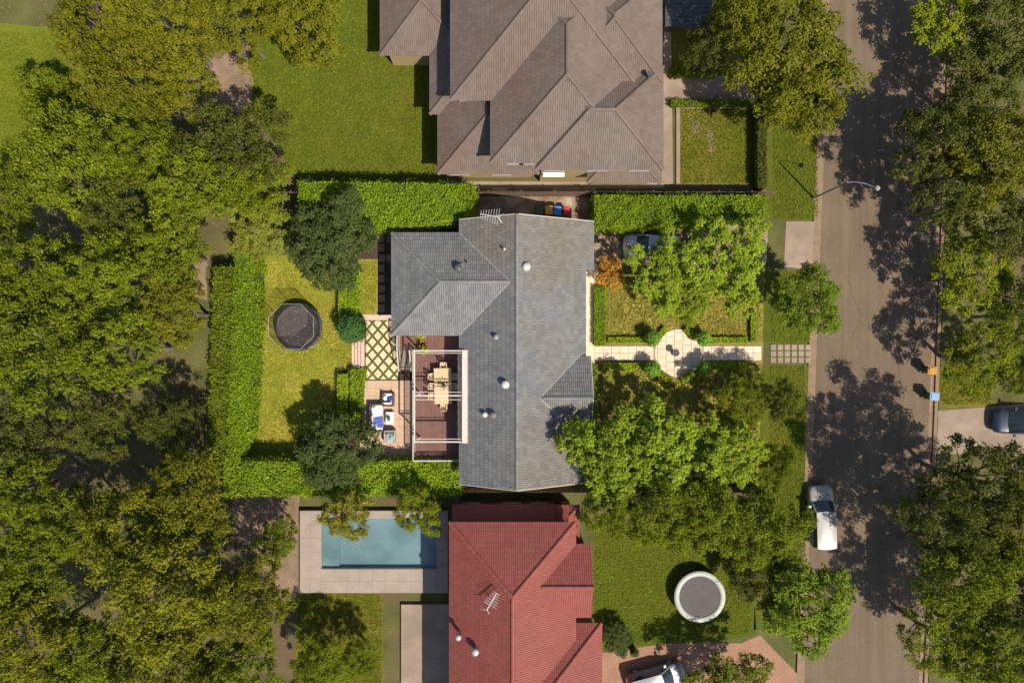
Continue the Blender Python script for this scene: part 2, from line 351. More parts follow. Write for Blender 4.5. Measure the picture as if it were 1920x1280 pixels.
sheet('lawn', wob([(555,1114),(718,1114),(718,1330),(555,1330)], 1, 6), .006, M['lawn_dry'])
sheet('lawn', wob([(1758,690),(1860,690),(1860,762),(1762,764)], 1, 8), .006, M['lawn_dry'])
sheet('bare_earth', wob([(345,85),(470,85),(472,215),(420,250),(350,190)], 8, 9), .010, M['bare_earth'])
sheet('bare_earth', wob([(430,925),(562,925),(565,1115),(520,1110),(470,1020),(440,1010)], 7, 10), .010, M['bare_earth'])
sheet('bare_earth', wob([(350,480),(392,480),(385,560),(360,560)], 4, 11), .010, M['bare_earth'])
sheet('bare_earth', wob([(1292,222),(1312,224),(1316,250),(1298,250)], 3, 12), .010, M['bare_earth'])
sheet('bare_earth', wob([(1325,240),(1333,240),(1346,280),(1330,286),(1326,262)], 2, 13), .010, M['bare_earth'])
sheet('front_garden', [(1113,420),(1438,420),(1424,910),(1060,910),(1113,800)], .005, M['garden'])
DRIVE = [(1108,420),(1440,420),(1437,492),(1300,496),(1160,500),(1150,515),(1108,520)]
sheet('driveway', DRIVE, .013, M['drive_brown'])
sheet('driveway', [(1474,415),(KL(415)-6,415),(KL(506)-6,506),(1470,500)], .013, M['concrete'])
sheet('driveway', wob([(1120,1225),(1250,1205),(1390,1205),(1425,1190),(KL(1270)-6,1262),(KL(1330)-6,1330),(1120,1330)], .5, 15), .013, M['drive_pink'])
sheet('driveway', wob([(KR(770)+7,770),(1930,756),(1990,760),(1990,856),(1850,852),(KR(850)+7,850)], 1, 16), .013, M['concrete'])
sheet('footpath', [(1255,140),(1415,140),(1415,192),(1255,192)], .013, M['concrete'])
sheet('footpath', [(1245,60),(1258,60),(1262,345),(1240,345)], .017, M['concrete'])
sheet('footpath', [(835,340),(1245,340),(1245,352),(835,352)], .013, M['concrete'])
sheet('footpath', [(1240,352),(880,352),(880,418),(1118,418),(1118,352)], .013, M['drive_brown'])
sheet('footpath', [(1096,500),(1116,500),(1116,690),(1096,690)], .021, M['sandstone'])
b = MB(); b.bar(at(1271,198,.06), at(1271,345,.06), .28, .14); b.bar(at(1276,201,.06), at(1420,201,.06), .2, .12); tag(b.build('garden_edging', M['concrete']), 'pale concrete edging around the square front lawn of the brown-roofed house', 'edging')

# paved front path, piece by piece
path = tag(sheet('garden_path', [(1114,648),(1424,648),(1424,675.5),(1114,675.5)], .017, M['mortar']))
def paver_mesh(poly, z0, z1, mat, name='paver'):
    cx = sum(p[0] for p in poly)/len(poly); cy = sum(p[1] for p in poly)/len(poly)
    b = MB(); n = len(poly); q = [(cx+(p[0]-cx)*.965, cy+(p[1]-cy)*.965) for p in poly]
    P = [(p[0],p[1],z0) for p in poly] + [(p[0],p[1],z1-.008) for p in poly] + [(p[0],p[1],z1) for p in q]
    b.add(P, [(i,(i+1)%n,n+(i+1)%n,n+i) for i in range(n)] + [(n+i,n+(i+1)%n,2*n+(i+1)%n,2*n+i) for i in range(n)] + [tuple(range(2*n,3*n))])
    return b.mesh(name, mat)
def clip(poly, inside, inter):
    out = []
    for i in range(len(poly)):
        a, c = poly[i], poly[(i+1) % len(poly)]
        ia, ic = inside(a), inside(c)
        if ia: out.append(a)
        if ia != ic: out.append(inter(a, c))
    return out
def clip_half(poly, nx, ny, d):
    def s(p): return p[0]*nx + p[1]*ny - d
    def it(a, c):
        t = s(a)/(s(a)-s(c)); return (a[0]+(c[0]-a[0])*t, a[1]+(c[1]-a[1])*t)
    return clip(poly, lambda p: s(p) <= 0, it)
PW, PH = 15.6/PPM, 13.4/PPM
pm = paver_mesh([(-PW/2+.012,-PH/2+.012),(PW/2-.012,-PH/2+.012),(PW/2-.012,PH/2-.012),(-PW/2+.012,PH/2-.012)], 0, .05, M['sandstone'])
CC = at(1272, 662); CR = 44.5/PPM
for i in range(20):
    for j in range(2):
        c = at(1123 + i*15.6, 655.2 + j*13.5)
        if (c.xy - CC.xy).length < CR - .05: continue
        o = obj('paver', pm, path, (c.x, c.y, .016+random.uniform(0,.004))); o.rotation_euler = (random.uniform(-.006,.006), random.uniform(-.006,.006), random.uniform(-.012,.012))
plz = MB(); plz.lathe([(CR+.03, .019), (CR+.03, .024)], 40, (CC.x, CC.y, 0)); plz = tag(plz.build('paved_circle', M['mortar']), kind='structure')
for i in range(-4, 5):
    for j in range(-4, 5):
        g = .63; ox = i*g; oy = j*g + (.31 if i % 2 else 0)
        q = [(ox-g/2+.013,oy-g/2+.013),(ox+g/2-.013,oy-g/2+.013),(ox+g/2-.013,oy+g/2-.013),(ox-g/2+.013,oy+g/2-.013)]
        for k in range(28):
            a = 2*math.pi*k/28
            if q: q = clip_half(q, math.cos(a), math.sin(a), CR)
        if len(q) < 3: continue
        me = paver_mesh(q, .02, .066+random.uniform(0,.004), M['sandstone'])
        obj('paver', me, plz, (CC.x, CC.y, 0))
# paved verge crossing with grass joints
vx = sheet('footpath', [(1443,645),(1522,645),(1521,681),(1442,681)], .011, M['grass_joint'])
pm2 = paver_mesh([(-.2,-.2),(.2,-.2),(.2,.2),(-.2,.2)], 0, .03, M['concrete'])
for i in range(6):
    for j in range(3): obj('paver', pm2, vx, at(1450+i*13, 651+j*12, .013))

# raised rear terrace
TZ = .5
ter = MB(); ter.prism([at(655,862,0),at(780,862,0),at(780,428,0),at(668,428,0),at(668,592,0),at(682,592,0),at(684,690,0),at(655,690,0)], 0, TZ-.02)
ter = tag(ter.build('terrace', M['soil']), kind='structure')
sheet('lawn', [(672,486),(708,486),(708,589),(674,589)], TZ-.012, M['lawn'])
ps = [at(708,440,TZ), at(740,440,TZ), at(740,588,TZ), at(708,588,TZ)]
sm = paver_mesh([(-.23,-.27),(.23,-.27),(.23,.27),(-.23,.27)], 0, .05, M['stepping'])
for k, yy in enumerate((447,464,484,503,522,541,559,578)):
    obj('stepping_stone', sm, ter, at(715.5+random.uniform(-.8,.8), yy, TZ-.02), random.uniform(-.03,.03))
for yy in (447, 484): obj('stepping_stone', sm, ter, at(731, yy, TZ-.02))
b = MB(); a, c = at(677,589.5,TZ), at(741,600,TZ); b.bev(a.x, c.x, c.y, a.y, TZ-.02, TZ+.04, .01); b.build('step_slab', M['step_tile'], ter)
# diamond pavers with grass between
a, c = at(685,600.5,TZ), at(747,711.5,TZ); X0, X1, YB, YT = a.x, c.x, c.y, a.y
b = MB(); b.box(X0, X1, YB, YT, TZ-.02, TZ+.002); b.build('grass_joints', M['grass_joint'], ter)
hx, hy = .405, .47; k = .74
for i in range(-2, 16):
    for j in range(-1, 7):
        cx = X0 + .12 + j*2*hx + (hx if i % 2 else 0); cy = YT - .2 - i*hy
        q = [(cx-hx*k,cy),(cx,cy-hy*k),(cx+hx*k,cy),(cx,cy+hy*k)]
        for h in ((1,0,X1-.03),(-1,0,-(X0+.03)),(0,1,YT-.03),(0,-1,-(YB+.03))):
            if q: q = clip_half(q, *h)
        if len(q) >= 3 and max(p[0] for p in q)-min(p[0] for p in q) > .08:
            obj('paver', paver_mesh(q, TZ-.01, TZ+.03, M['terrace_tile']), ter)
# patio
a, c = at(675,713,TZ), at(778,858,TZ); nx, ny = 7, 10; gx = (c.x-a.x)/nx; gy = (a.y-c.y)/ny
pm3 = paver_mesh([(-gx/2+.003,-gy/2+.003),(gx/2-.003,-gy/2+.003),(gx/2-.003,gy/2-.003),(-gx/2+.003,gy/2-.003)], 0, .04, M['patio_tile'])
for i in range(nx):
    for j in range(ny): obj('paver', pm3, ter, (a.x+gx*(i+.5), a.y-gy*(j+.5), TZ-.018+random.uniform(0,.002)))
# steps down to the lawn
a = at(660,624); c = at(686,691)
steps = tag(empty('garden_steps', (a.x, c.y, 0)), kind='structure')
for k in range(4):
    b = MB(); wdt = (c.x-a.x)/4; b.bev(k*wdt, (c.x-a.x), 0, a.y-c.y, 0.001*k, (k+1)*.125+.012, .012); b.build('step', M['step_tile'], steps)

# ---------------------------------------------------------------- houses
TP = math.tan(R_(28))
def tiles(poly, mat, parent, course=.34, wid=.29, lift0=.024, amp=1.):
    P = [Vector(p) for p in poly]; O = P[0]; u = (P[1]-P[0]).normalized()
    n = None
    for i in range(2, len(P)):
        n = (P[1]-P[0]).cross(P[i]-P[0])
        if n.length > 1e-4: break
    n.normalize(); v = n.cross(u)
    uv = [((p-O).dot(u), (p-O).dot(v)) for p in P]
    u0, u1 = min(p[0] for p in uv), max(p[0] for p in uv); v1 = max(p[1] for p in uv)
    b = MB(); rr = random.Random(int(abs(O.x*77+O.y*31)*100))
    prof = ((0,-.004),(.09,.030),(.41,.030),(.5,-.002),(.59,.030),(.91,.030),(1,-.004))
    for i in range(int(v1/course)+1):
        va = i*course - .03; vb = (i+1)*course; off = (wid/2 if i % 2 else 0)
        j = 0; uu = u0 - off
        while uu < u1:
            cu, cv = uu+wid/2, (va+vb)/2
            ok = True
            for q in range(len(uv)):
                a, c = uv[q], uv[(q+1) % len(uv)]
                ex, ey = c[0]-a[0], c[1]-a[1]; l = math.hypot(ex, ey)
                if l > 1e-5 and (ex*(cv-a[1]) - ey*(cu-a[0]))/l < -.32: ok = False; break
            if ok:
                lift = lift0 + rr.uniform(-.003,.005); m = len(prof); g = .004; ww = wid - g
                vs = [(uu+t*ww, va, h*amp+lift) for t, h in prof] + [(uu+t*ww, vb, h*amp+.002) for t, h in prof] + [(uu, va, -.01), (uu+ww, va, -.01)]
                fs = [(k, k+1, m+k+1, m+k) for k in range(m-1)] + [tuple([2*m, 2*m+1] + list(range(m-1, -1, -1)))]
                b.add(vs, fs)
            uu += wid
    bm = bmesh.new(); me = b.mesh('roof_tiles', mat); bm.from_mesh(me)
    for q in range(len(uv)):
        a, c = uv[q], uv[(q+1) % len(uv)]
        ex, ey = c[0]-a[0], c[1]-a[1]; l = math.hypot(ex, ey)
        if l < 1e-5 or q == 0: continue
        bmesh.ops.bisect_plane(bm, geom=bm.verts[:]+bm.edges[:]+bm.faces[:], plane_co=(a[0],a[1],0), plane_no=(ey/l,-ex/l,0), clear_outer=True)
    MX = Matrix(((u.x,v.x,n.x,O.x),(u.y,v.y,n.y,O.y),(u.z,v.z,n.z,O.z),(0,0,0,1)))
    bm.transform(MX); bm.to_mesh(me); bm.free(); me.update()
    return tag(obj('roof_tiles', me, parent), kind='stuff')
cap_cache = {}
def ridge_caps(a, c, mat, parent, step=.4):
    a = Vector(a); c = Vector(c); L = (c-a).length; n = max(1, round(L/step)); st = L/n
    key = mat.name
    if key not in cap_cache:
        b = MB(); pr = [(-.14,-.05),(-.10,.035),(0,.07),(.10,.035),(.14,-.05)]
        vs = [(x, -.03, z+.012) for x, z in pr] + [(x*.93, .40, z-.004) for x, z in pr]
        b.add(vs, [(k,k+1,6+k,5+k) for k in range(4)] + [(4,3,2,1,0)])
        cap_cache[key] = b.mesh('ridge_cap', mat)
    d = (c-a).normalized(); x = d.cross(Vector((0,0,1))).normalized(); z = x.cross(d)
    for k in range(n):
        o = obj('ridge_cap', cap_cache[key], parent); p = a + d*st*k + Vector((0,0,.03))
        o.matrix_local = Matrix(((x.x,d.x*st/.4,z.x,p.x),(x.y,d.y*st/.4,z.y,p.y),(x.z,d.z*st/.4,z.z,p.z),(0,0,0,1)))
def roof_faces(polys, mat, parent, thick=.10, lift=.024):
    r = MB()
    for p in polys:
        n = len(p); r.add([Vector(q)-Vector((0,0,.012)) for q in p] + [Vector(q)-Vector((0,0,thick)) for q in p],
              [tuple(range(n)), tuple(range(2*n-1, n-1, -1))] + [(i, n+i, n+(i+1)%n, (i+1)%n) for i in range(n)])
    o = r.build('roof', mat, parent)
    for p in polys: tiles(p, mat, o, lift0=lift if mat.name == 'tile_grey' else .010, amp=1. if mat.name == 'tile_grey' else .6)
    return o
def gutter(pts, mat, parent):
    for a, c in zip(pts[:-1], pts[1:]):
        b = MB(); a = Vector(a); c = Vector(c); d = (c-a).normalized(); x = Vector((d.y,-d.x,0))
        for off, z0, z1, wd in ((.055,-.10,-.085,.11),(.006,-.10,.0,.012),(.11,-.10,-.005,.012)):
            b.bar(a+x*off+Vector((0,0,(z0+z1)/2)), c+x*off+Vector((0,0,(z0+z1)/2)), wd, z1-z0)
        b.build('gutter', mat, parent)
def hip_polys(x0, x1, y0, y1, ze, tp=TP):
    W, D = x1-x0, y1-y0
    if W >= D:
        h = D/2; zr = ze+h*tp; A, B = Vector((x0+h,y0+h,zr)), Vector((x1-h,y0+h,zr))
    else:
        h = W/2; zr = ze+h*tp; A, B = Vector((x0+h,y0+h,zr)), Vector((x0+h,y1-h,zr))
    sw, se, ne, nw = (Vector((x0,y0,ze)), Vector((x1,y0,ze)), Vector((x1,y1,ze)), Vector((x0,y1,ze)))
    if W >= D: polys = [[sw,se,B,A],[se,ne,B],[ne,nw,A,B],[nw,sw,A]]; lines = [(sw,A),(nw,A),(se,B),(ne,B),(A,B)]
    else: polys = [[sw,se,A],[se,ne,B,A],[ne,nw,B],[nw,sw,A,B]]; lines = [(sw,A),(se,A),(nw,B),(ne,B),(A,B)]
    return polys, [l for l in lines if (l[0]-l[1]).length > .2], [sw,nw,ne,se,sw]
def window(parent, c, axis, wd, ht):
    fm = M['gutter_grey'] if parent.name.startswith(('hipped','red')) else M['white_paint']
    # axis: unit outward normal (x or y)
    n = Vector(axis); t = Vector((-n.y, n.x, 0)); c = Vector(c)
    b = MB()
    for s in (-1, 1):
        b.bar(c+t*s*wd/2-Vector((0,0,ht/2))+n*.03, c+t*s*wd/2+Vector((0,0,ht/2))+n*.03, .07, .07)
        b.bar(c-t*(wd/2-.035)+Vector((0,0,s*(ht/2-.035)))+n*.028, c+t*(wd/2-.035)+Vector((0,0,s*(ht/2-.035)))+n*.028, .066, .066)
    b.bar(c-Vector((0,0,ht/2-.07))+n*.026, c+Vector((0,0,ht/2-.07))+n*.026, .04, .04)
    wo = b.build('window', fm, parent)
    b = MB(); b.bar(c-t*(wd/2-.03)+n*.012, c+t*(wd/2-.03)+n*.012, .012, ht-.06); b.build('pane', M['window_glass'], wo)
    b = MB(); b.bar(c-t*(wd/2+.08)-Vector((0,0,ht/2+.05))+n*.06, c+t*(wd/2+.08)-Vector((0,0,ht/2+.05))+n*.06, .12, .05); b.build('sill', M['gutter_grey'], wo)
def door(parent, c, axis, wd=.95, ht=2.1, mat='teak'):
    n = Vector(axis); t = Vector((-n.y, n.x, 0)); c = Vector(c); b = MB()
    b.bar(c-t*wd/2+Vector((0,0,ht/2))+n*.02, c+t*wd/2+Vector((0,0,ht/2))+n*.02, .05, ht); d = b.build('door', M[mat], parent)
    b = MB(); b.cbox(c+t*wd*.38+n*.07+Vector((0,0,1.0)), (.06,.06,.12)); b.build('handle', M['steel'], d)

# --- the grey tiled house in the middle
HZ, XR = 3.5, .33; ZR = HZ+3.99*TP
zW = lambda x: ZR-(XR-x)*TP
zE = lambda x: ZR-(x-XR)*TP
house = empty('tiled_house', (0, 0, 0), label='house with blue-grey tiled roof, red-brown timber deck and pergola at the rear', cat='house')
XW = -3.66; XE = 5.18; XE2 = 5.78; YN, YS = 8.5, -9.95; YJ = 5.08
WX, WN, WS, WR = -8.40, 7.57, .45, 4.01; zwr = HZ+(WN-WS)/2*TP
xe = XR-(ZR-zwr)/TP
GY, GH = -3.86, 2.81; gz = ZR-1.57*TP; ge = gz-GH*TP; gx0 = XR+(ZR-gz)/TP; gx1 = XR+(ZR-ge)/TP; GX = 5.52
V = lambda *a: Vector(a)
polys = [
 [V(XW,YN,zW(XW)),V(XW,YS,zW(XW)),V(XR,YS,ZR),V(XR,YN,ZR)],
 [V(XE2,YJ,zE(XE2)),V(XE2,YN,zE(XE2)),V(XR,YN,ZR),V(XR,YJ,ZR)],
 [V(XE,YS,zE(XE)),V(XE,YJ,zE(XE)),V(XR,YJ,ZR),V(XR,YS,ZR)],
 [V(XW,WN,HZ),V(WX,WN,HZ),V(WX+(WN-WS)/2,WR,zwr),V(xe,WR,zwr)],
 [V(WX,WN,HZ),V(WX,WS,HZ),V(WX+(WN-WS)/2,WR,zwr)],
 [V(WX,WS,HZ),V(XW,WS,HZ),V(xe,WR,zwr),V(WX+(WN-WS)/2,WR,zwr)],
 [V(GX,GY+GH,ge),V(gx1,GY+GH,ge),V(gx0,GY,gz),V(GX,GY,gz)],
 [V(gx1,GY-GH,ge),V(GX,GY-GH,ge),V(GX,GY,gz),V(gx0,GY,gz)]]
roof = roof_faces(polys, M['tile_grey'], house)
for a, c in ((V(XR,YN,ZR),V(XR,YS,ZR)), (V(WX,WN,HZ),V(WX+(WN-WS)/2,WR,zwr)), (V(WX,WS,HZ),V(WX+(WN-WS)/2,WR,zwr)),
             (V(WX+(WN-WS)/2,WR,zwr),V(xe-.05,WR,zwr)), (V(GX,GY,gz),V(gx0+.1,GY,gz))):
    ridge_caps(a, c, M['tile_grey'], roof)
# valley flashings
for a, c in ((V(XW,WN,HZ),V(xe,WR,zwr)), (V(XW,WS,HZ),V(xe,WR,zwr)), (V(gx1,GY+GH,ge),V(gx0,GY,gz)), (V(gx1,GY-GH,ge),V(gx0,GY,gz))):
    b = MB(); b.bar(a+V(0,0,.05), c+V(0,0,.05), .10, .02); b.build('valley_flashing', M['vent_grey'], roof)
gutter([V(XW,WS,HZ),V(XW,YS,HZ)][::-1], M['gutter'], roof)
gutter([V(WX,WS,HZ),V(WX,WN,HZ),V(XW,WN,HZ),V(XW,YN,HZ)], M['gutter'], roof)
gutter([V(XW,WS,HZ),V(WX,WS,HZ)], M['gutter'], roof)
gutter([V(XE2,YN,zE(XE2)),V(XE2,YJ,zE(XE2))], M['gutter'], roof)
gutter([V(XE,YJ,zE(XE)),V(XE,GY+GH,zE(XE))], M['gutter'], roof)
for ys, s in ((YN, 1), (YS, -1)):       # barge boards
    for a, c in ((V(XW,ys,zW(XW)),V(XR,ys,ZR)), (V(XE2 if s > 0 else XE,ys,zE(XE2 if s > 0 else XE)),V(XR,ys,ZR))):
        b = MB(); b.bar(a+V(0,s*.03,-.05), c+V(0,s*.03,-.05), .04, .2); b.build('barge_board', M['gutter'], roof)
b = MB()
for s in (1,-1): b.bar(V(GX+.03,GY+s*GH,ge-.05), V(GX+.03,GY,gz-.05), .04, .2)
b.build('barge_board', M['gutter'], roof)
def gable_wall(parent, mat, x0, x1, y0, y1, prof):   # prof: list of (x,z) across x, extruded in y
    n = len(prof); b = MB()
    b.add([(x,y0,z) for x, z in prof]+[(x,y1,z) for x, z in prof], [tuple(range(n)), tuple(range(2*n-1,n-1,-1))]+[(i,n+i,n+(i+1)%n,(i+1)%n) for i in range(n)])
    return b.build('wall', mat, parent)
gable_wall(house, M['cream'], 0, 0, YS+.35, YN-.3, [(-3.25,0),(4.7,0),(4.7,zE(4.7)-.14),(XR,ZR-.14),(-3.25,zW(-3.25)-.14)])
gable_wall(house, M['cream'], 0, 0, YJ+.3, YN-.32, [(4.69,0),(5.35,0),(5.35,zE(5.35)-.14),(4.69,zE(4.69)-.14)])
b = MB(); b.box(-7.95,-3.24,WS+.45,WN-.45,0,HZ-.1); b.build('wall', M['cream'], house)
b = MB(); ya, yb = GY-GH+.4, GY+GH-.4
b.add([(4.6,ya,0),(5.15,ya,0),(5.15,yb,0),(4.6,yb,0),(4.6,ya,ge-.1),(5.15,ya,ge-.1),(5.15,yb,ge-.1),(4.6,yb,ge-.1),(4.6,GY,gz-.16),(5.15,GY,gz-.16)],
      [(0,1,5,4),(2,3,7,6),(1,2,6,9,5),(0,4,8,7,3),(4,5,9,8),(6,7,8,9)]); b.build('wall', M['cream'], house)
b = MB(); b.box(WX+.02,-3.24,WS+.02,WN-.02,HZ-.13,HZ-.105); b.build('soffit', M['white_paint'], house)
for yy in (2.2, 4.8): window(house, (-7.95, yy, 2.0), (-1,0,0), 1.6, 1.3)
for yy in (-2.2, -6.2): 
    window(house, (-3.25, yy, 2.35), (-1,0,0), 2.6, 1.9)
door(house, (-3.25, -.3, 1.36), (-1,0,0), 1.0, 2.0, 'white_paint')
for yy in (2.2, 4.2): window(house, (4.7, yy, 1.6), (1,0,0), 1.6, 1.3)
door(house, (4.7, -.55, .1), (1,0,0))
window(house, (5.35, 6.8, 1.5), (1,0,0), 1.6, 1.2); window(house, (5.15, GY, 1.7), (1,0,0), 1.9, 1.4)
for xx in (-1.6, 2.4): window(house, (xx, YN-.3, 1.9), (0,1,0), 1.4, 1.2)
window(house, (0, YS+.35, 1.9), (0,-1,0), 1.6, 1.2); window(house, (-5.6, WN-.45, 2.0), (0,1,0), 1.2, 1.0)
# roof vents
def roof_z(x, y):
    z = zW(x) if x < XR else zE(x)
    if WX < x < 0 and WS < y < WN: z = max(z, min(HZ+(WN-y)*TP, HZ+(y-WS)*TP, HZ+(x-WX)*TP))
    return z
def whirly(px, py, r, mat, lab):
    p = at(px, py, 5.0); z = roof_z(p.x, p.y); t = empty('roof_vent', (p.x, p.y, z), label=lab, cat='vent', group='vents on the grey tiled roof')
    b = MB(); b.lathe([(r*.75,-.12),(r*.75,.16),(r*.8,.18)], 16); b.build('throat', M[mat], t, True)
    b = MB(); b.lathe([(r*.78,.18),(r,.26),(r*.98,.36),(r*.7,.44),(r*.2,.47)], 16); dm = b.build('dome', M[mat], t, True)
    b = MB()
    for k in range(14):
        a = 2*math.pi*k/14; b.bar((r*.8*math.cos(a),r*.8*math.sin(a),.2), (r*.92*math.cos(a+.3),r*.92*math.sin(a+.3),.41), .03, .05)
    b.build('vane', M[mat], t)
    b = MB(); b.box(-r*1.2, r*1.2, -r*1.2, r*1.2, -.008, .008)
    fl = b.build('flashing', M['tile_grey'], t); fl.rotation_euler.y = R_(28) if p.x > XR else (-R_(28) if p.y < 0 else 0); fl.location.z = .05
    return t
whirly(860, 503, .28, 'vent_dark', 'dark round roof vent on the hipped wing of the grey roof')
whirly(987, 502, .27, 'vent_white', 'white round roof vent just east of the grey main ridge')
whirly(948, 720, .27, 'vent_white', 'off-white round roof vent low on the west slope, level with the dining table')
whirly(925, 778, .22, 'vent_tan', 'brown round roof vent on the west slope, beside a small white pipe vent')
def pipe(px, py, r, h, mat, lab):
    p = at(px, py, 5.0); z = roof_z(p.x, p.y); t = empty('vent_pipe', (p.x, p.y, z), label=lab, cat='pipe', group='pipes on the grey tiled roof')
    b = MB(); b.lathe([(r,-.15),(r,h),(r*.7,h),(r*.7,h-.1)], 14); b.build('pipe', M[mat], t, True)
    b = MB(); b.lathe([(r*1.5,h+.05),(r*1.4,h+.08),(.01,h+.12)], 14); b.build('cowl', M[mat], t, True)
    b = MB()
    for k in range(3):
        a = 2.1*k; b.bar((r*1.1*math.cos(a),r*1.1*math.sin(a),h-.06),(r*1.1*math.cos(a),r*1.1*math.sin(a),h+.06),.02)
    b.build('bracket', M[mat], t)
pipe(930, 632, .12, .28, 'vent_grey', 'grey vent pipe on the west slope near the pergola corner')
pipe(909, 778, .12, .28, 'vent_white', 'small white vent pipe on the west slope beside the brown vent')
pipe(946, 469, .06, .35, 'vent_white', 'thin white vent pipe just west of the main ridge')
pipe(877, 493, .05, .3, 'vent_tan', 'thin rusty vent pipe beside the dark round vent')

# --- deck, stairs, pergola
DZ = 1.35
deck = empty('timber_deck', at(780, 745, 0), label='raised red-brown timber deck behind the grey house', cat='deck')
L0 = Vector(deck.location)
dx0, dx1 = at(776.5,0,DZ).x, -3.26; dy0, dy1 = at(0,861,DZ).y, at(0,612,DZ).y
n = 36; wdk = (dx1-dx0)/n
bm_ = MB(); bm_.bev(-wdk/2+.004, wdk/2-.004, 0, dy1-dy0, -.03, 0, .004); bme = bm_.mesh('deck_board', M['deck_board'])
for i in range(n): obj('deck_board', bme, deck, V(dx0+wdk*(i+.5), dy0, DZ+random.uniform(-.002,.002))-L0)
lx0 = at(747,0,DZ).x; ly0 = at(0,656,DZ).y; n2 = 13; wl = (dx0-lx0)/n2
bm_ = MB(); bm_.bev(-wl/2+.004, wl/2-.004, 0, dy1-ly0, -.03, 0, .004); bme2 = bm_.mesh('deck_board', M['deck_board'])
for i in range(n2): obj('deck_board', bme2, deck, V(lx0+wl*(i+.5), ly0, DZ+random.uniform(-.002,.002))-L0)
b = MB(); b.box(dx0+.02,dx1,dy0+.02,dy1,DZ-.25,DZ-.034); b.box(lx0+.02,dx0+.018,ly0+.02,dy1,DZ-.25,DZ-.036)
for yy in np.linspace(dy0+.3, dy1-.3, 5):
    b.box(dx0+.1,dx0+.22,yy,yy+.12,TZ-.3,DZ-.25); b.box(dx1-.4,dx1-.28,yy,yy+.12,.02,DZ-.25)
o = b.build('bearers', M['fence'], deck); o.location = -L0
def rail(pts, h, name, parent, off, mat, spacing=.115, capw=.07):
    t = MB(); bal = MB(); post = MB()
    for a, c in zip(pts[:-1], pts[1:]):
        a = Vector(a); c = Vector(c); L = (c-a).length; d = (c-a)/L
        t.bar(a+V(0,0,h), c+V(0,0,h), capw, .045); t.bar(a+V(0,0,.1), c+V(0,0,.1), .05, .04)
        k = .06
        while k < L: p = a+d*k; bal.bar(p+V(0,0,.1), p+V(0,0,h), .028); k += spacing
        for p in (a, c): post.bar(p, p+V(0,0,h-.024), .085)
    for bb, nm in ((t,'handrail'),(post,'post')): bb.build(nm, mat, parent).location = off
    o = bal.build('balusters', mat, parent); o.location = off; tag(o, kind='stuff')
M['rail_paint'] = surf('rail_paint', (.50,.43,.37), (.56,.48,.42), 3, .6)
rail([(dx0+.06,ly0-.0,DZ),(dx0+.06,dy0+.06,DZ),(dx1-.1,dy0+.06,DZ)], .98, 'rail', deck, -L0, M['rail_paint'])
rail([(lx0+.06,dy1-.3,DZ),(lx0+.06,ly0+.06,DZ)], .98, 'rail', deck, -L0, M['rail_paint'])
stair = empty('deck_stairs', (lx0, ly0, TZ), label='pale grey stairs with side railings going down from the deck to the patio', cat='stairs')
sw = dx0-lx0-.25
for k in range(5):
    b = MB(); z = DZ-TZ-(k+1)*(DZ-TZ)/6; b.bev(.12, sw, -.30*(k+1), -.30*k-.003, z-.14, z, .008); b.build('step', M['concrete'], stair)
for xs in (.06, sw+.05):
    b = MB(); b.bar((xs,0,DZ-TZ-.2),(xs,-1.55,.02),.05,.24); b.build('stringer', M['rail_paint'], stair)
    b = MB(); b.bar((xs,0,DZ-TZ+.95),(xs,-1.55,1.05),.07,.05); b.build('handrail', M['rail_paint'], stair)
    b = MB()
    for k in range(13): f = k/12; b.bar((xs,-1.5*f-.02,(DZ-TZ-.1)*(1-f)+.03),(xs,-1.5*f-.02,(DZ-TZ+.95)*(1-f)+1.05*f),.028)
    tag(b.build('balusters', M['rail_paint'], stair), kind='stuff')
# lower screen rail along the patio edge
perg = empty('pergola', (dx0, dy0, DZ), label='white steel pergola with retracted cover over the dining deck', cat='pergola')
PZ = DZ+2.35; px0 = at(778,0,PZ).x; px1 = at(866,0,PZ).x
pys = [at(0,y,PZ).y for y in (657.5, 741.5, 828)]; PL = Vector(perg.location)
for yy in pys:
    b = MB(); b.bar(V(px0,yy,PZ)-PL, V(px1,yy,PZ)-PL, .075, .12); b.build('beam', M['gutter'], perg)
    b = MB(); b.bar(V(px0+.06,yy,DZ)-PL, V(px0+.06,yy,PZ-.07)-PL, .09); b.build('post', M['white_paint'], perg)
b = MB(); b.bar(V(px0-.02,pys[0]+.06,PZ+.004)-PL, V(px0-.02,pys[2]-.06,PZ+.004)-PL, .07, .12); b.build('front_beam', M['gutter'], perg)
for i, yy in enumerate((pys[0]-.16, pys[1]+.25, pys[1]-.28, pys[2]+.2)):
    b = MB(); b.bar(V(px0+.06,yy,PZ+.01)-PL, V(px1,yy,PZ+.01)-PL, .035, .05); b.build('track', M['gutter'], perg)
b = MB(); cz = PZ+.06; b.bev(px1-PL.x, px1+.52-PL.x, pys[2]-.08-PL.y, pys[0]+.08-PL.y, cz-PL.z-.02, cz-PL.z+.10, .03); b.build('cassette', M['rail_paint'], perg)
for s in (0, 1):     # gathered fabric, in pleats
    b = MB(); ya, yb = (pys[s]-.1, pys[s+1]+.1); m = 9
    vs = []; fs = []
    for k in range(m+1):
        xx = px1-.30+.28*k/m; zz = PZ+(.03 if k % 2 else -.14)
        for q in range(13): vs.append(V(xx+.012*math.sin(q*2.3+k), ya+(yb-ya)*q/12, zz+.015*math.sin(q*1.7+k*2))-PL)
    for k in range(m):
        for q in range(12): fs.append((k*13+q,k*13+q+1,(k+1)*13+q+1,(k+1)*13+q))
    b.add(vs, fs); b.build('cover', M['fold_fabric'], perg)

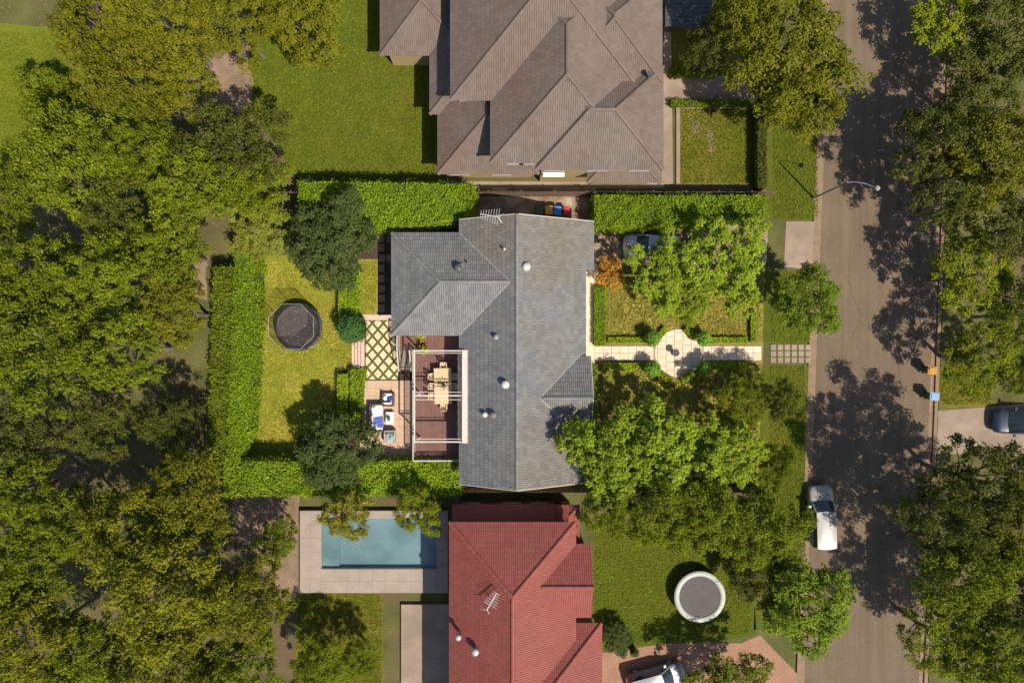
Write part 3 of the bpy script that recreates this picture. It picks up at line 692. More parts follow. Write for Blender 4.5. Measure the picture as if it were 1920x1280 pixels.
# --- neighbours
def block(parent, rm, wm, gm, pts, ze, inset=.45, zb=0., tp=TP, walls=True, caps=True):
    a, c = at(pts[0], pts[3], ze), at(pts[2], pts[1], ze)
    P, Ls, E = hip_polys(a.x, c.x, a.y, c.y, ze, tp)
    r = roof_faces(P, rm, parent)
    if caps:
        for l in Ls: ridge_caps(l[0], l[1], rm, r)
    gutter(E, gm, r)
    if walls:
        b = MB(); b.box(a.x+inset, c.x-inset, a.y+inset, c.y-inset, zb, ze-.1); b.build('wall', wm, parent)
        b = MB(); b.box(a.x+.02, c.x-.02, a.y+.02, c.y-.02, ze-.135, ze-.112); b.build('soffit', M['white_paint'], parent)
    return a.x+inset, a.y+inset, c.x-inset, c.y-inset
nh = empty('hipped_house', at(1040, 180, 0), label='two-storey cream house with many-hipped brown-grey tiled roof at the top of the picture', cat='house')
class Off:      # parts built in world space, then shifted under their root
    def __init__(s, root): s.root = root
    def __enter__(s): s.loc = Vector(s.root.location); s.root.location = (0,0,0)
    def __exit__(s, *a):
        for c in s.root.children: c.location = Vector(c.location) - s.loc
        s.root.location = s.loc
with Off(nh):
    rm, wm, gm = M['tile_brown'], M['render_tan'], M['gutter_grey']
    u1 = block(nh, rm, wm, gm, (845,-130,1215,188), 5.60)
    u2 = block(nh, rm, wm, gm, (920,-60,1196,305), 5.56)
    u3 = block(nh, rm, wm, gm, (1005,126,1243,318), 5.52, zb=.01)
    u4 = block(nh, rm, wm, gm, (1050,-45,1241,152), 5.64)
    l1 = block(nh, rm, wm, gm, (713,-110,880,104), 3.0)
    l2 = block(nh, rm, wm, gm, (806,20,1000,214), 3.04)
    l3 = block(nh, rm, wm, gm, (821,118,1010,326), 2.96)
    l4 = block(nh, rm, wm, gm, (1102,250,1238,342), 2.9, tp=.3)
    for xx in (965, 990): window(nh, (at(xx,300,4).x, u2[1], 4.3), (0,-1,0), 1.1, 1.2)
    for xx in (1040, 1120, 1200): window(nh, (at(xx,300,4).x, u3[1], 4.3), (0,-1,0), 1.3, 1.2)
    for xx in (860, 940): window(nh, (at(xx,310,2).x, l3[1], 1.7), (0,-1,0), 1.3, 1.2)
    for yy in (160, 230): window(nh, (u3[2], at(0,yy,4).y, 4.3), (1,0,0), 1.3, 1.2)
    window(nh, (l3[0], at(0,250,2).y, 1.7), (-1,0,0), 1.4, 1.2); window(nh, (l1[0], at(0,50,2).y, 1.7), (-1,0,0), 1.4, 1.2)
    for x0, x1, yy, z in ((949,1000,309,2.9),(1018,1058,324,2.8)):      # window awnings
        a = at(x0,yy,z); c = at(x1,yy+8,z-.2); b = MB(); P = [(a.x,a.y+.3,z+.25),(c.x,a.y+.3,z+.25),(c.x,c.y,z-.15),(a.x,c.y,z-.15)]
        b.add(P+[(p[0],p[1],p[2]-.04) for p in P], [(3,2,1,0),(4,5,6,7),(0,1,5,4),(1,2,6,5),(2,3,7,6),(3,0,4,7)]); b.build('awning', M['white_paint'], nh)
    b = MB(); p = at(1215,143,6); b.lathe([(.14,-.6),(.14,.45),(.18,.45),(.18,.5),(.1,.5)], 12, (p.x,p.y,6)); b.build('vent_pipe', M['dark_metal'], nh)
cp = empty('carport', at(1290, 15, 0), label='dark flat-roofed carport beside the brown-roofed house, at the top edge', cat='carport')
with Off(cp):
    a, c = at(1246,50,2.6), at(1335,-60,2.6); b = MB()
    b.box(a.x+.05, c.x, a.y, c.y, 2.5, 2.62); 
    for k in range(14): yy = a.y+.1+(c.y-a.y-.2)*k/13; b.box(a.x+.05,c.x,yy,yy+.05,2.62,2.65)
    b.build('roof', M['dark_metal'], cp)
    for xx in (a.x+.2, c.x-.2):
        for yy in (a.y+.2, c.y-.2): b = MB(); b.box(xx-.05,xx+.05,yy-.05,yy+.05,0,2.5); b.build('post', M['dark_metal'], cp)
rh = empty('red_roofed_house', at(970, 1120, 0), label='brick house with red tiled hip roof at the bottom of the picture', cat='house')
with Off(rh):
    rm, wm, gm = M['tile_red'], M['brick'], M['gutter_grey']
    r1 = block(rh, rm, wm, gm, (843,979,1079,1620), 5.2)
    # east gable
    gzr = 6.5; A = at(1012,1101,gzr); E_ = at(1113,1101,gzr); hw = 2.45; zg = gzr-hw*TP
    a0 = at(1079,1100,5.2).x; rx = a0-(6.5-5.2)/TP
    ex = E_.x; ry = A.y; ix = a0-(zg-5.2)/TP
    rp = [[V(ex,ry+hw,zg),V(ix,ry+hw,zg),V(rx,ry,gzr),V(ex,ry,gzr)], [V(ix,ry-hw,zg),V(ex,ry-hw,zg),V(ex,ry,gzr),V(rx,ry,gzr)]]
    rr_ = roof_faces(rp, rm, rh); ridge_caps(V(ex,ry,gzr), V(rx+.1,ry,gzr), rm, rr_)
    b = MB(); xw = ex-.35; y0_, y1_ = ry-hw+.35, ry+hw-.35
    b.add([(2,y0_,.01),(xw,y0_,.01),(xw,y1_,.01),(2,y1_,.01),(2,y0_,zg-.1),(xw,y0_,zg-.1),(xw,y1_,zg-.1),(2,y1_,zg-.1),(2,ry,gzr-.2),(xw,ry,gzr-.2)],
          [(0,1,5,4),(2,3,7,6),(1,2,6,9,5),(0,4,8,7,3),(4,5,9,8),(6,7,8,9)]); b.build('wall', wm, rh)
    r2 = block(rh, rm, wm, gm, (930,1168,1128,1640), 4.7)
    # lower skillion on the north side
    a, c = at(848,948,3.2), at(1052,990,3.2); b = MB(); z0, z1 = 2.9, 3.9
    lp = [[V(c.x,a.y,z0),V(a.x,a.y,z0),V(a.x,c.y-1.2,z1),V(c.x,c.y-1.2,z1)]]
    sr = roof_faces(lp, rm, rh); gutter([V(a.x,a.y,z0),V(c.x,a.y,z0)], gm, sr)
    b = MB(); b.box(a.x+.3,c.x-.3,c.y-1.3,a.y-.35,0,z0-.1); b.build('wall', wm, rh)
    r3 = block(rh, rm, wm, gm, (1046,947,1086,1040), 3.4)
    for xx in (-3, 0, 2): window(rh, (xx, a.y-.35, 1.6), (0,1,0), 1.2, 1.1)
    for yy in (-15.5, -19): window(rh, (r1[0], yy, 4), (-1,0,0), 1.5, 1.2)
    window(rh, (xw, ry, 4), (1,0,0), 1.8, 1.4)
    for px_, py_, hh, rr in ((860,1192,.9,.13),(892,1217,.5,.16)):
        p = at(px_, py_, 6.3); z = 5.2+(p.x-(r1[0]-.45))*TP; b = MB(); b.lathe([(rr,-.2),(rr,hh),(rr*1.5,hh+.02),(rr*1.4,hh+.12),(.01,hh+.16)], 14, (p.x,p.y,z)); b.build('vent_pipe', M['galv'], rh, True)
def antenna(p, h, label, rz, n=8):
    t = empty('television_antenna', p, rz, label, 'antenna'); b = MB(); b.tube([(0,0,0),(0,0,h)], .022, 8); b.build('mast', M['steel'], t)
    b = MB(); b.bar((-.55,0,h-.05),(.75,0,h-.05),.05); b.build('boom', M['galv'], t)
    for k in range(n):
        L = .25+.045*k; x = .72-.17*k; b = MB(); b.tube([(x,-L,h-.02),(x,L,h-.02)], .016, 6); b.build('element', M['galv'], t)
    b = MB(); b.bar((-.5,0,h-.05),(-.75,-.3,h-.25),.03); b.bar((-.5,0,h-.05),(-.75,.3,h-.25),.03); b.build('reflector', M['galv'], t)
p = at(921, 399, 6.0); antenna((p.x, YN-.12, zW(p.x)), 1.0, 'silver television antenna on the north gable of the grey roof', R_(170))
p = at(921, 1124, 6.9); antenna((p.x, p.y, 5.2+(p.x-(r1[0]-.45))*TP-.05), .8, 'pale television antenna on the red tiled roof', R_(60), 6)
# terrace beside the red house, pool
sheet('courtyard', [(752,1133),(842,1133),(842,1340),(752,1340)], .30, M['concrete'], .29)
PDZ = .45
pool = empty('swimming_pool', at(710, 1020, 0), label='rectangular swimming pool with pale blue water and wide cream paving', cat='pool')
with Off(pool):
    o0, o1 = at(562,957,PDZ), at(840,1111,PDZ); i0, i1 = at(602,971,PDZ), at(819,1066,PDZ)
    def slab(x0,x1,y0,y1):
        g = .98; nx = max(1, round((x1-x0)/g)); ny = max(1, round((y1-y0)/g))
        me = paver_mesh([(0,0),((x1-x0)/nx-.006,0),((x1-x0)/nx-.006,(y1-y0)/ny-.006),(0,(y1-y0)/ny-.006)], 0, PDZ, M['pool_paving'])
        for i in range(nx):
            for j in range(ny): obj('paver', me, pool, (x0+(x1-x0)*i/nx, y0+(y1-y0)*j/ny, random.uniform(0,.003)))
    slab(o0.x, i0.x, o1.y, o0.y); slab(i1.x, o1.x, o1.y, o0.y); slab(i0.x, i1.x, o1.y, i1.y); slab(i0.x, i1.x, i0.y, o0.y)
    b = MB(); b.box(i0.x+.002,i1.x-.002,i1.y+.002,i0.y-.002,.01,.03)
    for q in ((i0.x-.0,i0.x+.03,i1.y,i0.y),(i1.x-.03,i1.x,i1.y,i0.y),(i0.x,i1.x,i1.y,i1.y+.03),(i0.x,i1.x,i0.y-.03,i0.y)): b.box(*q,.031,PDZ-.06)
    b.box(i0.x+.03,i0.x+1.3,i1.y+.03,i0.y-.03,.031,.18)
    b.build('basin', M['pool_floor'], pool)
    wm_, wt, wp = base_mat('pool_water'); N = wt.nodes
    tr = N.new('ShaderNodeBsdfTransparent'); tr.inputs[0].default_value = (.85,.93,.95,1); gl = N.new('ShaderNodeBsdfGlossy'); gl.inputs['Roughness'].default_value = .05
    fr = N.new('ShaderNodeFresnel'); fr.inputs[0].default_value = 1.33; mx = N.new('ShaderNodeMixShader'); nb = N.new('ShaderNodeTexNoise'); nb.inputs['Scale'].default_value = 1.6; bp = N.new('ShaderNodeBump'); bp.inputs['Strength'].default_value = .25; bp.inputs['Distance'].default_value = .1
    wt.links.new(nb.outputs['Fac'], bp.inputs['Height']); wt.links.new(bp.outputs[0], gl.inputs['Normal']); wt.links.new(bp.outputs[0], fr.inputs['Normal'])
    wt.links.new(fr.outputs[0], mx.inputs[0]); wt.links.new(tr.outputs[0], mx.inputs[1]); wt.links.new(gl.outputs[0], mx.inputs[2]); wt.links.new(mx.outputs[0], N['Material Output'].inputs[0])
    b = MB(); b.box(i0.x+.031,i1.x-.031,i1.y+.031,i0.y-.031,.31,.33); b.build('water', wm_, pool)
# paling fences on the side boundaries
def fence(a, c, label, h=1.7):
    a = Vector(a); c = Vector(c); L = (c-a).length; d = (c-a)/L; t = empty('paling_fence', a, math.atan2(d.y,d.x), label, 'fence', 'boundary paling fences')
    b = MB(); n = int(L/.105)
    for k in range(n): b.box(k*.105, k*.105+.096, 0, .016, .04, h+random.uniform(-.012,.012))
    tag(b.build('palings', M['fence'], t), kind='stuff')
    for z in (.35, 1.4): b = MB(); b.box(0, L, .017, .06, z, z+.08); b.build('rail', M['fence'], t)
    k = 0
    while k < L: b = MB(); b.box(k, k+.1, .061, .15, 0, h-.15); b.build('post', M['fence'], t); k += 2.4
fence(at(436,369), at(1440,369), 'brown paling fence along the boundary with the brown-roofed house')
fence(at(424,914), at(1424,914), 'brown paling fence along the boundary with the pool and red house')

# ---------------------------------------------------------------- plants
def crown_mesh(name, mat, seed, nclump, per, leaf, R=4.0, Hc=2.6, cr=.75, lobes=.22, low=-.15, gap=.6, deep=.25):
    """clumps of leaves set over an uneven dome, a few deeper inside; each clump is a small leafy dome"""
    rg = np.random.default_rng(seed)
    ph = rg.uniform(0, 6.28, 5); am = rg.uniform(.3, 1, 5); C = []; tries = 0
    while len(C) < nclump and tries < 6000:
        tries += 1
        d = rg.normal(size=3); d /= np.linalg.norm(d)
        if d[2] < low: continue
        a = math.atan2(d[1], d[0])
        lob = 1 + lobes*sum(am[k]*math.sin((k+2)*a+ph[k]) for k in range(5))/2
        rr = (rg.uniform(.45, .8) if rg.random() < deep else rg.uniform(.82, 1.02)) * lob
        c = np.array([d[0]*R*rr, d[1]*R*rr, d[2]*Hc*rr])
        if any(abs(c[0]-q[0]) < gap and abs(c[1]-q[1]) < gap and np.linalg.norm(c-q) < gap for q in C): continue
        C.append(c)
    C = np.array(C); n = len(C); k = rg.integers(0, n, n*per)
    crs = cr*rg.uniform(.6, 1.3, n); off = rg.normal(size=(n*per, 3)); off /= np.linalg.norm(off, axis=1, keepdims=True)
    off[:, 2] = np.where(rg.random(n*per) < .75, np.abs(off[:, 2]), off[:, 2])
    ang = np.arctan2(off[:, 1], off[:, 0]); star = 1 + .28*np.sin(ang*5 + (k*1.7) % 6.28)      # ragged sprays
    rad = rg.uniform(.2, 1, n*per)**.5*star
    off = off*rad[:, None]*crs[k][:, None]*np.array([1, 1, .62])
    P = C[k] + off
    N = off/np.maximum(crs[k][:, None], .1)*.6 + np.array([0,0,.75]) + rg.normal(size=(n*per,3))*.38
    V, F = leaf_quads(P, N, leaf*rg.uniform(.65, 1.35, n*per))
    return np_mesh(name, V, F, [mat]), C
def trunk_mesh(name, mat, C, R=4.0, Hc=2.6, zc=.66, h=7., r0=.22):
    # unit trunk: xy in crown metres, z 0..1 of tree height
    b = MB(); r = random.Random(len(C)); top = zc*h
    b.tube([(0,0,-.1),(.03,.02,top*.25),(-.05,.06,top*.55),(.02,.0,top),(0.05,0,top+Hc*.5)], [r0*1.25,r0,r0*.8,r0*.55,r0*.15], 8)
    idx = sorted(range(len(C)), key=lambda i: -np.linalg.norm(C[i][:2]))
    for i in idx[::max(1, len(idx)//16)]:
        c = Vector(C[i]); e = Vector((c.x*.85, c.y*.85, c.z*.72+top-.35)); s = Vector((0,0,top*r.uniform(.5,.85)))
        m1 = s.lerp(e, .45)+Vector((r.uniform(-.3,.3),r.uniform(-.3,.3),r.uniform(0,.35)))
        b.tube([s, m1, e], [r0*.36, r0*.2, r0*.05], 6)
    return b.mesh(name, mat)
PROTO = {}
def proto(key, mat, seeds, bark='bark', **kw):
    PROTO[key] = []
    for s in seeds:
        cm, C = crown_mesh('crown', M[mat], s, **kw)
        PROTO[key].append((cm, trunk_mesh('trunk', M[bark], C)))
proto('olive', 'leaf_olive', (1,2,3), nclump=80, per=190, leaf=.205, cr=.74, lobes=.34, gap=.8)
proto('green', 'leaf_green', (4,5,6,44), nclump=92, per=190, leaf=.205, cr=.72, lobes=.30, gap=.78)
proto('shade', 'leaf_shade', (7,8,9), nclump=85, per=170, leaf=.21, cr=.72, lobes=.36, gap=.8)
proto('lime', 'leaf_lime', (10,11), nclump=70, per=190, leaf=.21, cr=.70, lobes=.28, gap=.8)
proto('yellow', 'leaf_yellow', (12,), nclump=70, per=150, leaf=.26, cr=.8, lobes=.2, gap=.8)
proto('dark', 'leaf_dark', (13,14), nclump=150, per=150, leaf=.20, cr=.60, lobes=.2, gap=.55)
proto('maple', 'leaf_bright', (15,16,17,18), nclump=105, per=135, leaf=.225, cr=.56, lobes=.34, gap=.76, deep=.36)
proto('leafy', 'leaf_bright2', (19,20), nclump=150, per=125, leaf=.21, cr=.62, lobes=.2, gap=.58)
proto('shrub', 'leaf_shrub', (21,), nclump=150, per=110, leaf=.19, cr=.52, lobes=.25, gap=.45)
proto('rust', 'leaf_rust', (22,), nclump=45, per=60, leaf=.46, cr=.95, lobes=.35, gap=1.0)
cnt = {}
def tree(name, key, px, py, rpx, h, label, group=None, zc=.66, flat=1.0, seed=None):
    z = h*zc; p = at(px, py, z); r = rpx/PPM*(CAM_H-z)/CAM_H; s = r/4.45*(.93 if group == G1 else 1)
    k = cnt.get(key, 0); cnt[key] = k+1; cm, tm = PROTO[key][k % len(PROTO[key])]
    t = empty(name, (p.x, p.y, 0), (k*2.399+px*.01) % 6.283, label, 'tree' if 'tree' in name else 'shrub', group)
    hz = max(h*(1-zc)*1.0, .5)
    c = obj('crown', cm, t, (0,0,z)); c.scale = (s, s, hz/2.6*flat)
    q = obj('trunk', tm, t); q.scale = (max(s,.35), max(s,.35), h/7.0)
    return t
G1 = 'trees in the wooded gardens on the left'; G2 = 'trees across the street on the right'; G3 = 'trees in the front garden of the grey house'
G4 = 'trees around the red-roofed house'
TREES = [
 ('garden_tree','green',88,182,62,5,'lone round tree on the bright lawn near the top-left corner',G1),
 ('gum_tree','olive',190,55,95,9,'broad olive gum tree at the top edge, right of the bright lawn',G1),
 ('gum_tree','olive',320,55,100,9,'olive gum tree at the top edge above the bare earth patch',G1),
 ('gum_tree','olive',440,45,88,8,'olive gum tree at the top edge left of the mown lawn',G1),
 ('gum_tree','olive',575,55,85,7,'thin brownish gum tree overhanging the top of the mown lawn',G1),
 ('gum_tree','olive',255,165,88,9,'olive gum tree right of the lone round tree',G1),
 ('gum_tree','olive',350,165,60,7,'small olive gum tree on the left rim of the bare earth',G1),
 ('garden_tree','green',145,305,110,10,'wide green tree below the lone round tree',G1),
 ('garden_tree','green',30,370,70,8,'green tree on the left edge below the bright lawn',G1),
 ('garden_tree','green',275,285,75,9,'green tree left of the dark gap near the bare earth',G1),
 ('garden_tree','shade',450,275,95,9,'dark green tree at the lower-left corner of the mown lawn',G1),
 ('garden_tree','green',360,350,95,9,'green tree above the top-left corner of the grey house garden',G1),
 ('garden_tree','green',480,345,75,7,'green tree overhanging the back corner fence',G1),
 ('garden_tree','shade',215,400,75,8,'dark tree between the wide green tree and the lower wood',G1),
 ('garden_tree','green',70,520,95,10,'tall green tree on the left edge, level with the small lawn trampoline',G1),
 ('garden_tree','green',205,520,90,10,'green tree second in from the left edge, level with the trampoline',G1),
 ('gum_tree','green',320,470,80,8,'green gum tree above the strip of bare earth by the long hedge',G1),
 ('gum_tree','olive',325,585,78,8,'loose gum tree just left of the long back hedge',G1),
 ('garden_tree','green',90,650,115,11,'largest green tree on the left edge, above the dark hollow',G1),
 ('garden_tree','green',225,655,92,10,'green tree above the dark hollow, right of the largest one',G1),
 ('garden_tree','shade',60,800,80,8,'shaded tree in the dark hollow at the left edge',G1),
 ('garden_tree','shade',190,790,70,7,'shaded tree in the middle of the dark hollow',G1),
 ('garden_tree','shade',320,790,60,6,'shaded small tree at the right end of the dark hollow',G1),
 ('garden_tree','green',55,915,92,9,'green tree on the left edge below the dark hollow',G1),
 ('garden_tree','green',150,975,78,8,'green tree second in below the dark hollow',G1),
 ('garden_tree','olive',360,930,95,9,'olive tree touching the bottom-left corner of the grey house garden',G1),
 ('garden_tree','olive',255,985,95,10,'olive tree left of the one at the garden corner',G1),
 ('garden_tree','olive',320,1085,130,12,'biggest rounded olive tree in the lower-left wood',G1),
 ('garden_tree','green',60,1060,85,9,'green tree on the left edge beside the pale fallen branch',G1),
 ('garden_tree','olive',460,1120,90,9,'olive tree left of the pool lawn',G1),
 ('garden_tree','olive',70,1190,100,10,'olive tree in the bottom-left corner, above the lowest one',G1),
 ('garden_tree','green',190,1220,90,9,'green tree at the bottom edge between two olive trees',G1),
 ('garden_tree','olive',330,1225,110,10,'rounded olive tree at the bottom edge below the biggest one',G1),
 ('garden_tree','green',455,1245,80,8,'green tree at the bottom edge beside the dry lawn',G1),
 ('garden_tree','shade',40,1275,70,8,'lowest dark tree in the bottom-left corner',G1),
 ('garden_tree','green',525,1005,42,5,'small tree beside the bare path left of the pool',G1),
 ('garden_tree','green',600,1245,60,5,'small green tree on the dry lawn at the bottom edge',G1),
 ('garden_tree','green',672,1232,38,4,'small bushy tree nearest the cream courtyard at the bottom',G1),
 ('garden_tree','yellow',652,962,48,5,'yellow-leaved tree overhanging the pool edge',G4),
 ('garden_tree','lime',782,953,46,5,'bright green tree overhanging the right end of the pool',G4),
 ('gum_tree','olive',1470,95,130,8,'big yellow-olive street tree at the top, left of the road',G2),
 ('gum_tree','olive',1400,30,70,9,'olive tree behind the dark carport at the top edge',G2),
 ('gum_tree','olive',1490,190,75,8,'olive street tree just below the big yellow-olive one',G2),
 ('garden_tree','shade',1325,95,48,6,'dark green tree between carport and footpath',G2),
 ('street_tree','lime',1775,25,85,5,'lime-green tree at the top edge right of the road',G2),
 ('street_tree','shade',1895,70,90,7,'dark tree in the top-right corner',G2),
 ('street_tree','shade',1830,170,85,6,'dark tree below the lime-green one at the top right',G2),
 ('street_tree','shade',1755,270,80,8,'dark tree leaning over the road opposite the street lamp',G2),
 ('gum_tree','olive',1860,300,95,9,'dull olive tree on the right edge, level with the street lamp',G2),
 ('gum_tree','shade',1770,360,70,7,'dark tree below the one that leans over the road',G2),
 ('gum_tree','shade',1890,430,75,8,'dark tree on the right edge above the lime pair',G2),
 ('street_tree','lime',1818,515,80,6,'upper lime-green tree of the pair right of the road',G2),
 ('street_tree','lime',1830,670,70,6,'lower lime-green tree of the pair, beside the kerbside bins',G2),
 ('garden_tree','green',1910,590,65,7,'green tree on the right edge beside the lime pair',G2),
 ('garden_tree','green',1905,700,45,5,'small green tree above the dark parked car on the right edge',G2),
 ('gum_tree','shade',1850,905,85,10,'dark tree just below the driveway on the right',G2),
 ('gum_tree','shade',1755,960,78,10,'dark tree overhanging the road opposite the parked white car',G2),
 ('gum_tree','olive',1885,1000,85,9,'olive tree on the right edge below the driveway',G2),
 ('gum_tree','green',1800,1060,90,10,'green tree shading the road below the parked white car',G2),
 ('gum_tree','shade',1895,1110,80,9,'dark tree on the right edge near the bottom',G2),
 ('street_tree','lime',1755,1190,75,7,'bright tree at the road edge near the bottom right',G2),
 ('gum_tree','green',1850,1210,90,8,'green tree in the bottom-right corner',G2),
 ('street_tree','leafy',1512,565,66,6,'bright street tree on the verge by the front path',G2),
 ('garden_tree','shade',1463,750,40,5,'dark rounded tree on the verge below the front path',G2),
 ('garden_tree','green',1446,872,42,5,'olive-green tree on the verge beside the big front garden tree',G4),
 ('street_tree','leafy',1510,1130,86,7,'bright round street tree below the parked white car',G4),
 ('garden_tree','green',1425,985,75,7,'green tree above and right of the pale-rimmed trampoline',G4),
 ('garden_tree','green',1330,965,72,7,'green tree directly above the pale-rimmed trampoline',G4),
 ('garden_tree','green',1235,960,70,7,'green tree between red house and the trampoline tree',G4),
 ('garden_tree','green',1140,945,55,6,'green tree at the top-right corner of the red roof',G4),
 ('garden_tree','shade',1415,1075,60,5,'dark tree just right of the pale-rimmed trampoline',G4),
 ('garden_tree','green',1370,1290,75,5,'leafy tree at the bottom edge below the pink driveway',G4),
 # in the garden of the grey house
 ('evergreen_tree','dark',625,455,88,5.5,'dense dark green tree in the back garden near the top hedge','dark evergreens in the back garden'),
 ('evergreen_tree','dark',632,842,78,5.0,'dense dark green tree at the lower end of the back lawn','dark evergreens in the back garden'),
 ('large_shrub','shrub',492,430,66,3.2,'light-leaved big shrub in the top-left corner of the back garden',None),
 ('maple_tree','maple',1240,508,70,4.6,'bright green tree spreading over the parked silver car',G3),
 ('maple_tree','maple',1356,492,92,5.4,'wide bright green tree right of the parked silver car',G3),
 ('maple_tree','maple',1285,568,44,3.6,'small bright green tree between the car and the paved circle',G3),
 ('maple_tree','maple',1132,850,84,7.4,'bright tree casting its shadow on the grey roof',G3),
 ('maple_tree','maple',1248,846,90,6.4,'bright tree in the middle of the lower front garden',G3),
 ('maple_tree','maple',1358,848,72,6.0,'bright tree in the lower right corner of the front garden',G3),
 ('garden_tree','green',1392,746,52,4.4,'leafy green tree at the front boundary just below the path',G3),
 ('autumn_shrub','rust',1142,512,30,2.2,'orange and rust-leaved shrub beside the front of the grey house',None),
 ('round_shrub','dark',1157,1195,32,1.6,'round brown-green shrub at the red house corner',None),
]
for T in TREES: tree(T[0], T[1], T[2], T[3], T[4], T[5], T[6], T[7], zc=.62 if T[1] in ('dark','rust','shrub') else .68)

def hedge(label, pts, h, mat='leaf_hedge', leaf=.13, dens=260, z0=0., group=None, rough=.10, name='hedge'):
    """pts: px corners of its top (convex); a leafy skin over a twiggy core"""
    P = [at(p[0], p[1], z0+h) for p in pts]
    a = sum(P[i].x*P[(i+1)%len(P)].y-P[(i+1)%len(P)].x*P[i].y for i in range(len(P)))
    if a < 0: P.reverse()
    c = sum(P, Vector())/len(P); n = len(P)
    root = empty(name, (c.x, c.y, z0), label=label, cat='hedge', group=group)
    pl = [(p.x-c.x, p.y-c.y) for p in P]; ins = min(.15, h*.2)
    core = []
    for i in range(n):
        x, y = pl[i]; l = math.hypot(x, y); core.append((x*(1-ins/l), y*(1-ins/l)))
    b = MB(); b.prism(core, 0, h-ins); b.build('branches', M['leaf_hedge_core'], root)
    pos = []; nor = []
    # top: rejection in bbox
    arr = np.array(pl); lo, hi = arr.min(0), arr.max(0); m = int((hi-lo).prod()*dens)
    Q = RNG.uniform(lo, hi, (m, 2)); ok = np.ones(m, bool)
    for i in range(n):
        e = arr[(i+1)%n]-arr[i]; ok &= (e[0]*(Q[:,1]-arr[i,1])-e[1]*(Q[:,0]-arr[i,0])) > 0
    Q = Q[ok]
    bump = (np.sin(Q[:,0]*2.1+c.x)*np.cos(Q[:,1]*1.9+c.y)+np.sin(Q[:,0]*5.3+1)*np.sin(Q[:,1]*4.7))*rough*.5
    pos.append(np.column_stack([Q, h+bump+RNG.normal(size=len(Q))*rough*.5])); nor.append(np.tile([0,0,1.], (len(Q),1)))
    for i in range(n):
        A, B = arr[i], arr[(i+1)%n]; L = np.linalg.norm(B-A); m = int(L*h*dens*.7); t = RNG.uniform(0,1,m)[:,None]
        nn = np.array([B[1]-A[1], A[0]-B[0]])/max(L,.01); q = A+(B-A)*t+nn*(RNG.normal(size=(m,1))*rough*.5-.03)
        pos.append(np.column_stack([q, RNG.uniform(.02,h,m)])); nor.append(np.tile([nn[0],nn[1],.5], (m,1)))
    P3 = np.vstack(pos); N3 = np.vstack(nor)+RNG.normal(size=(len(P3),3))*.45
    wv = np.sin(P3[:,0]*3.1+P3[:,1]*2.3+c.x)+np.sin(P3[:,0]*1.1-P3[:,1]*4.3)+.7*np.sin(P3[:,0]*8.3+P3[:,1]*7.1)
    P3 += np.vstack(nor)*(wv*rough*.22)[:,None]
    st = RNG.random(len(P3)) < .05; P3[st] += np.vstack(nor)[st]*RNG.uniform(.2,1.,st.sum())[:,None]*rough*1.3
    Vv, F = leaf_quads(P3, N3, leaf*RNG.uniform(.7,1.35,len(P3)))
    obj('foliage', np_mesh('foliage', Vv, F, [M[mat]]), root)
    return root
M['leaf_hedge_core'] = surf('leaf_hedge_core', (.035,.055,.008), (.06,.085,.012), 8, .95)
def rc(x0, y0, x1, y1): return [(x0,y0),(x1,y0),(x1,y1),(x0,y1)]
HB = 'tall boundary hedges'; HL = 'low clipped hedges along the front path'; HM = 'clipped hedge rows beside the back lawn'
hedge('long tall hedge along the left boundary of the back lawn', [(440,470),(476,470),(472,640),(464,800),(440,880),(424,880)], 2.3, leaf=.125, dens=330, group=HB, rough=.2)
hedge('lower dark green hedge on the outer side of the long left hedge', [(400,500),(441,500),(425,880),(388,880)], 2.05, mat='leaf_green', leaf=.17, dens=190, group=HB, rough=.2)
hedge('tall clipped hedge along the top boundary behind the dark tree', [(560,340),(888,345),(888,408),(800,424),(690,432),(560,432)], 2.6, leaf=.125, dens=320, group=HB, rough=.22)
hedge('tall hedge along the driveway at the top right of the garden', [(1114,366),(1436,366),(1436,408),(1280,420),(1114,428)], 2.2, leaf=.125, dens=320, group=HB, rough=.22)
hedge('tall hedge at the bottom-left corner behind the lower dark tree', [(420,862),(585,866),(585,930),(418,930)], 2.2, leaf=.14, dens=280, group=HB, rough=.22)
hedge('tall hedge below the patio and deck along the bottom boundary', [(585,866),(863,862),(866,928),(585,930)], 2.0, leaf=.125, dens=320, group=HB, rough=.22)
hedge('hedge row on the lawn side, above the round ball shrub', rc(634,515,651,592), .95, mat='leaf_box', leaf=.11, dens=320, group=HM, rough=.06)
hedge('leafier hedge row on the terrace side, above the round ball shrub', rc(653,515,671,592), .95, leaf=.13, dens=260, z0=.1, group=HM, rough=.1)
hedge('clipped yellow-green hedge row on the lawn side, below the garden steps', rc(632,701,651,800), .95, mat='leaf_box', leaf=.10, dens=340, group=HM, rough=.05)
hedge('leafy hedge row on the patio side, below the garden steps', [(656,692),(686,692),(686,711),(674,714),(674,800),(656,800)][:2]+[(676,800),(656,800)], .75, leaf=.13, dens=260, z0=.1, group=HM, rough=.1)
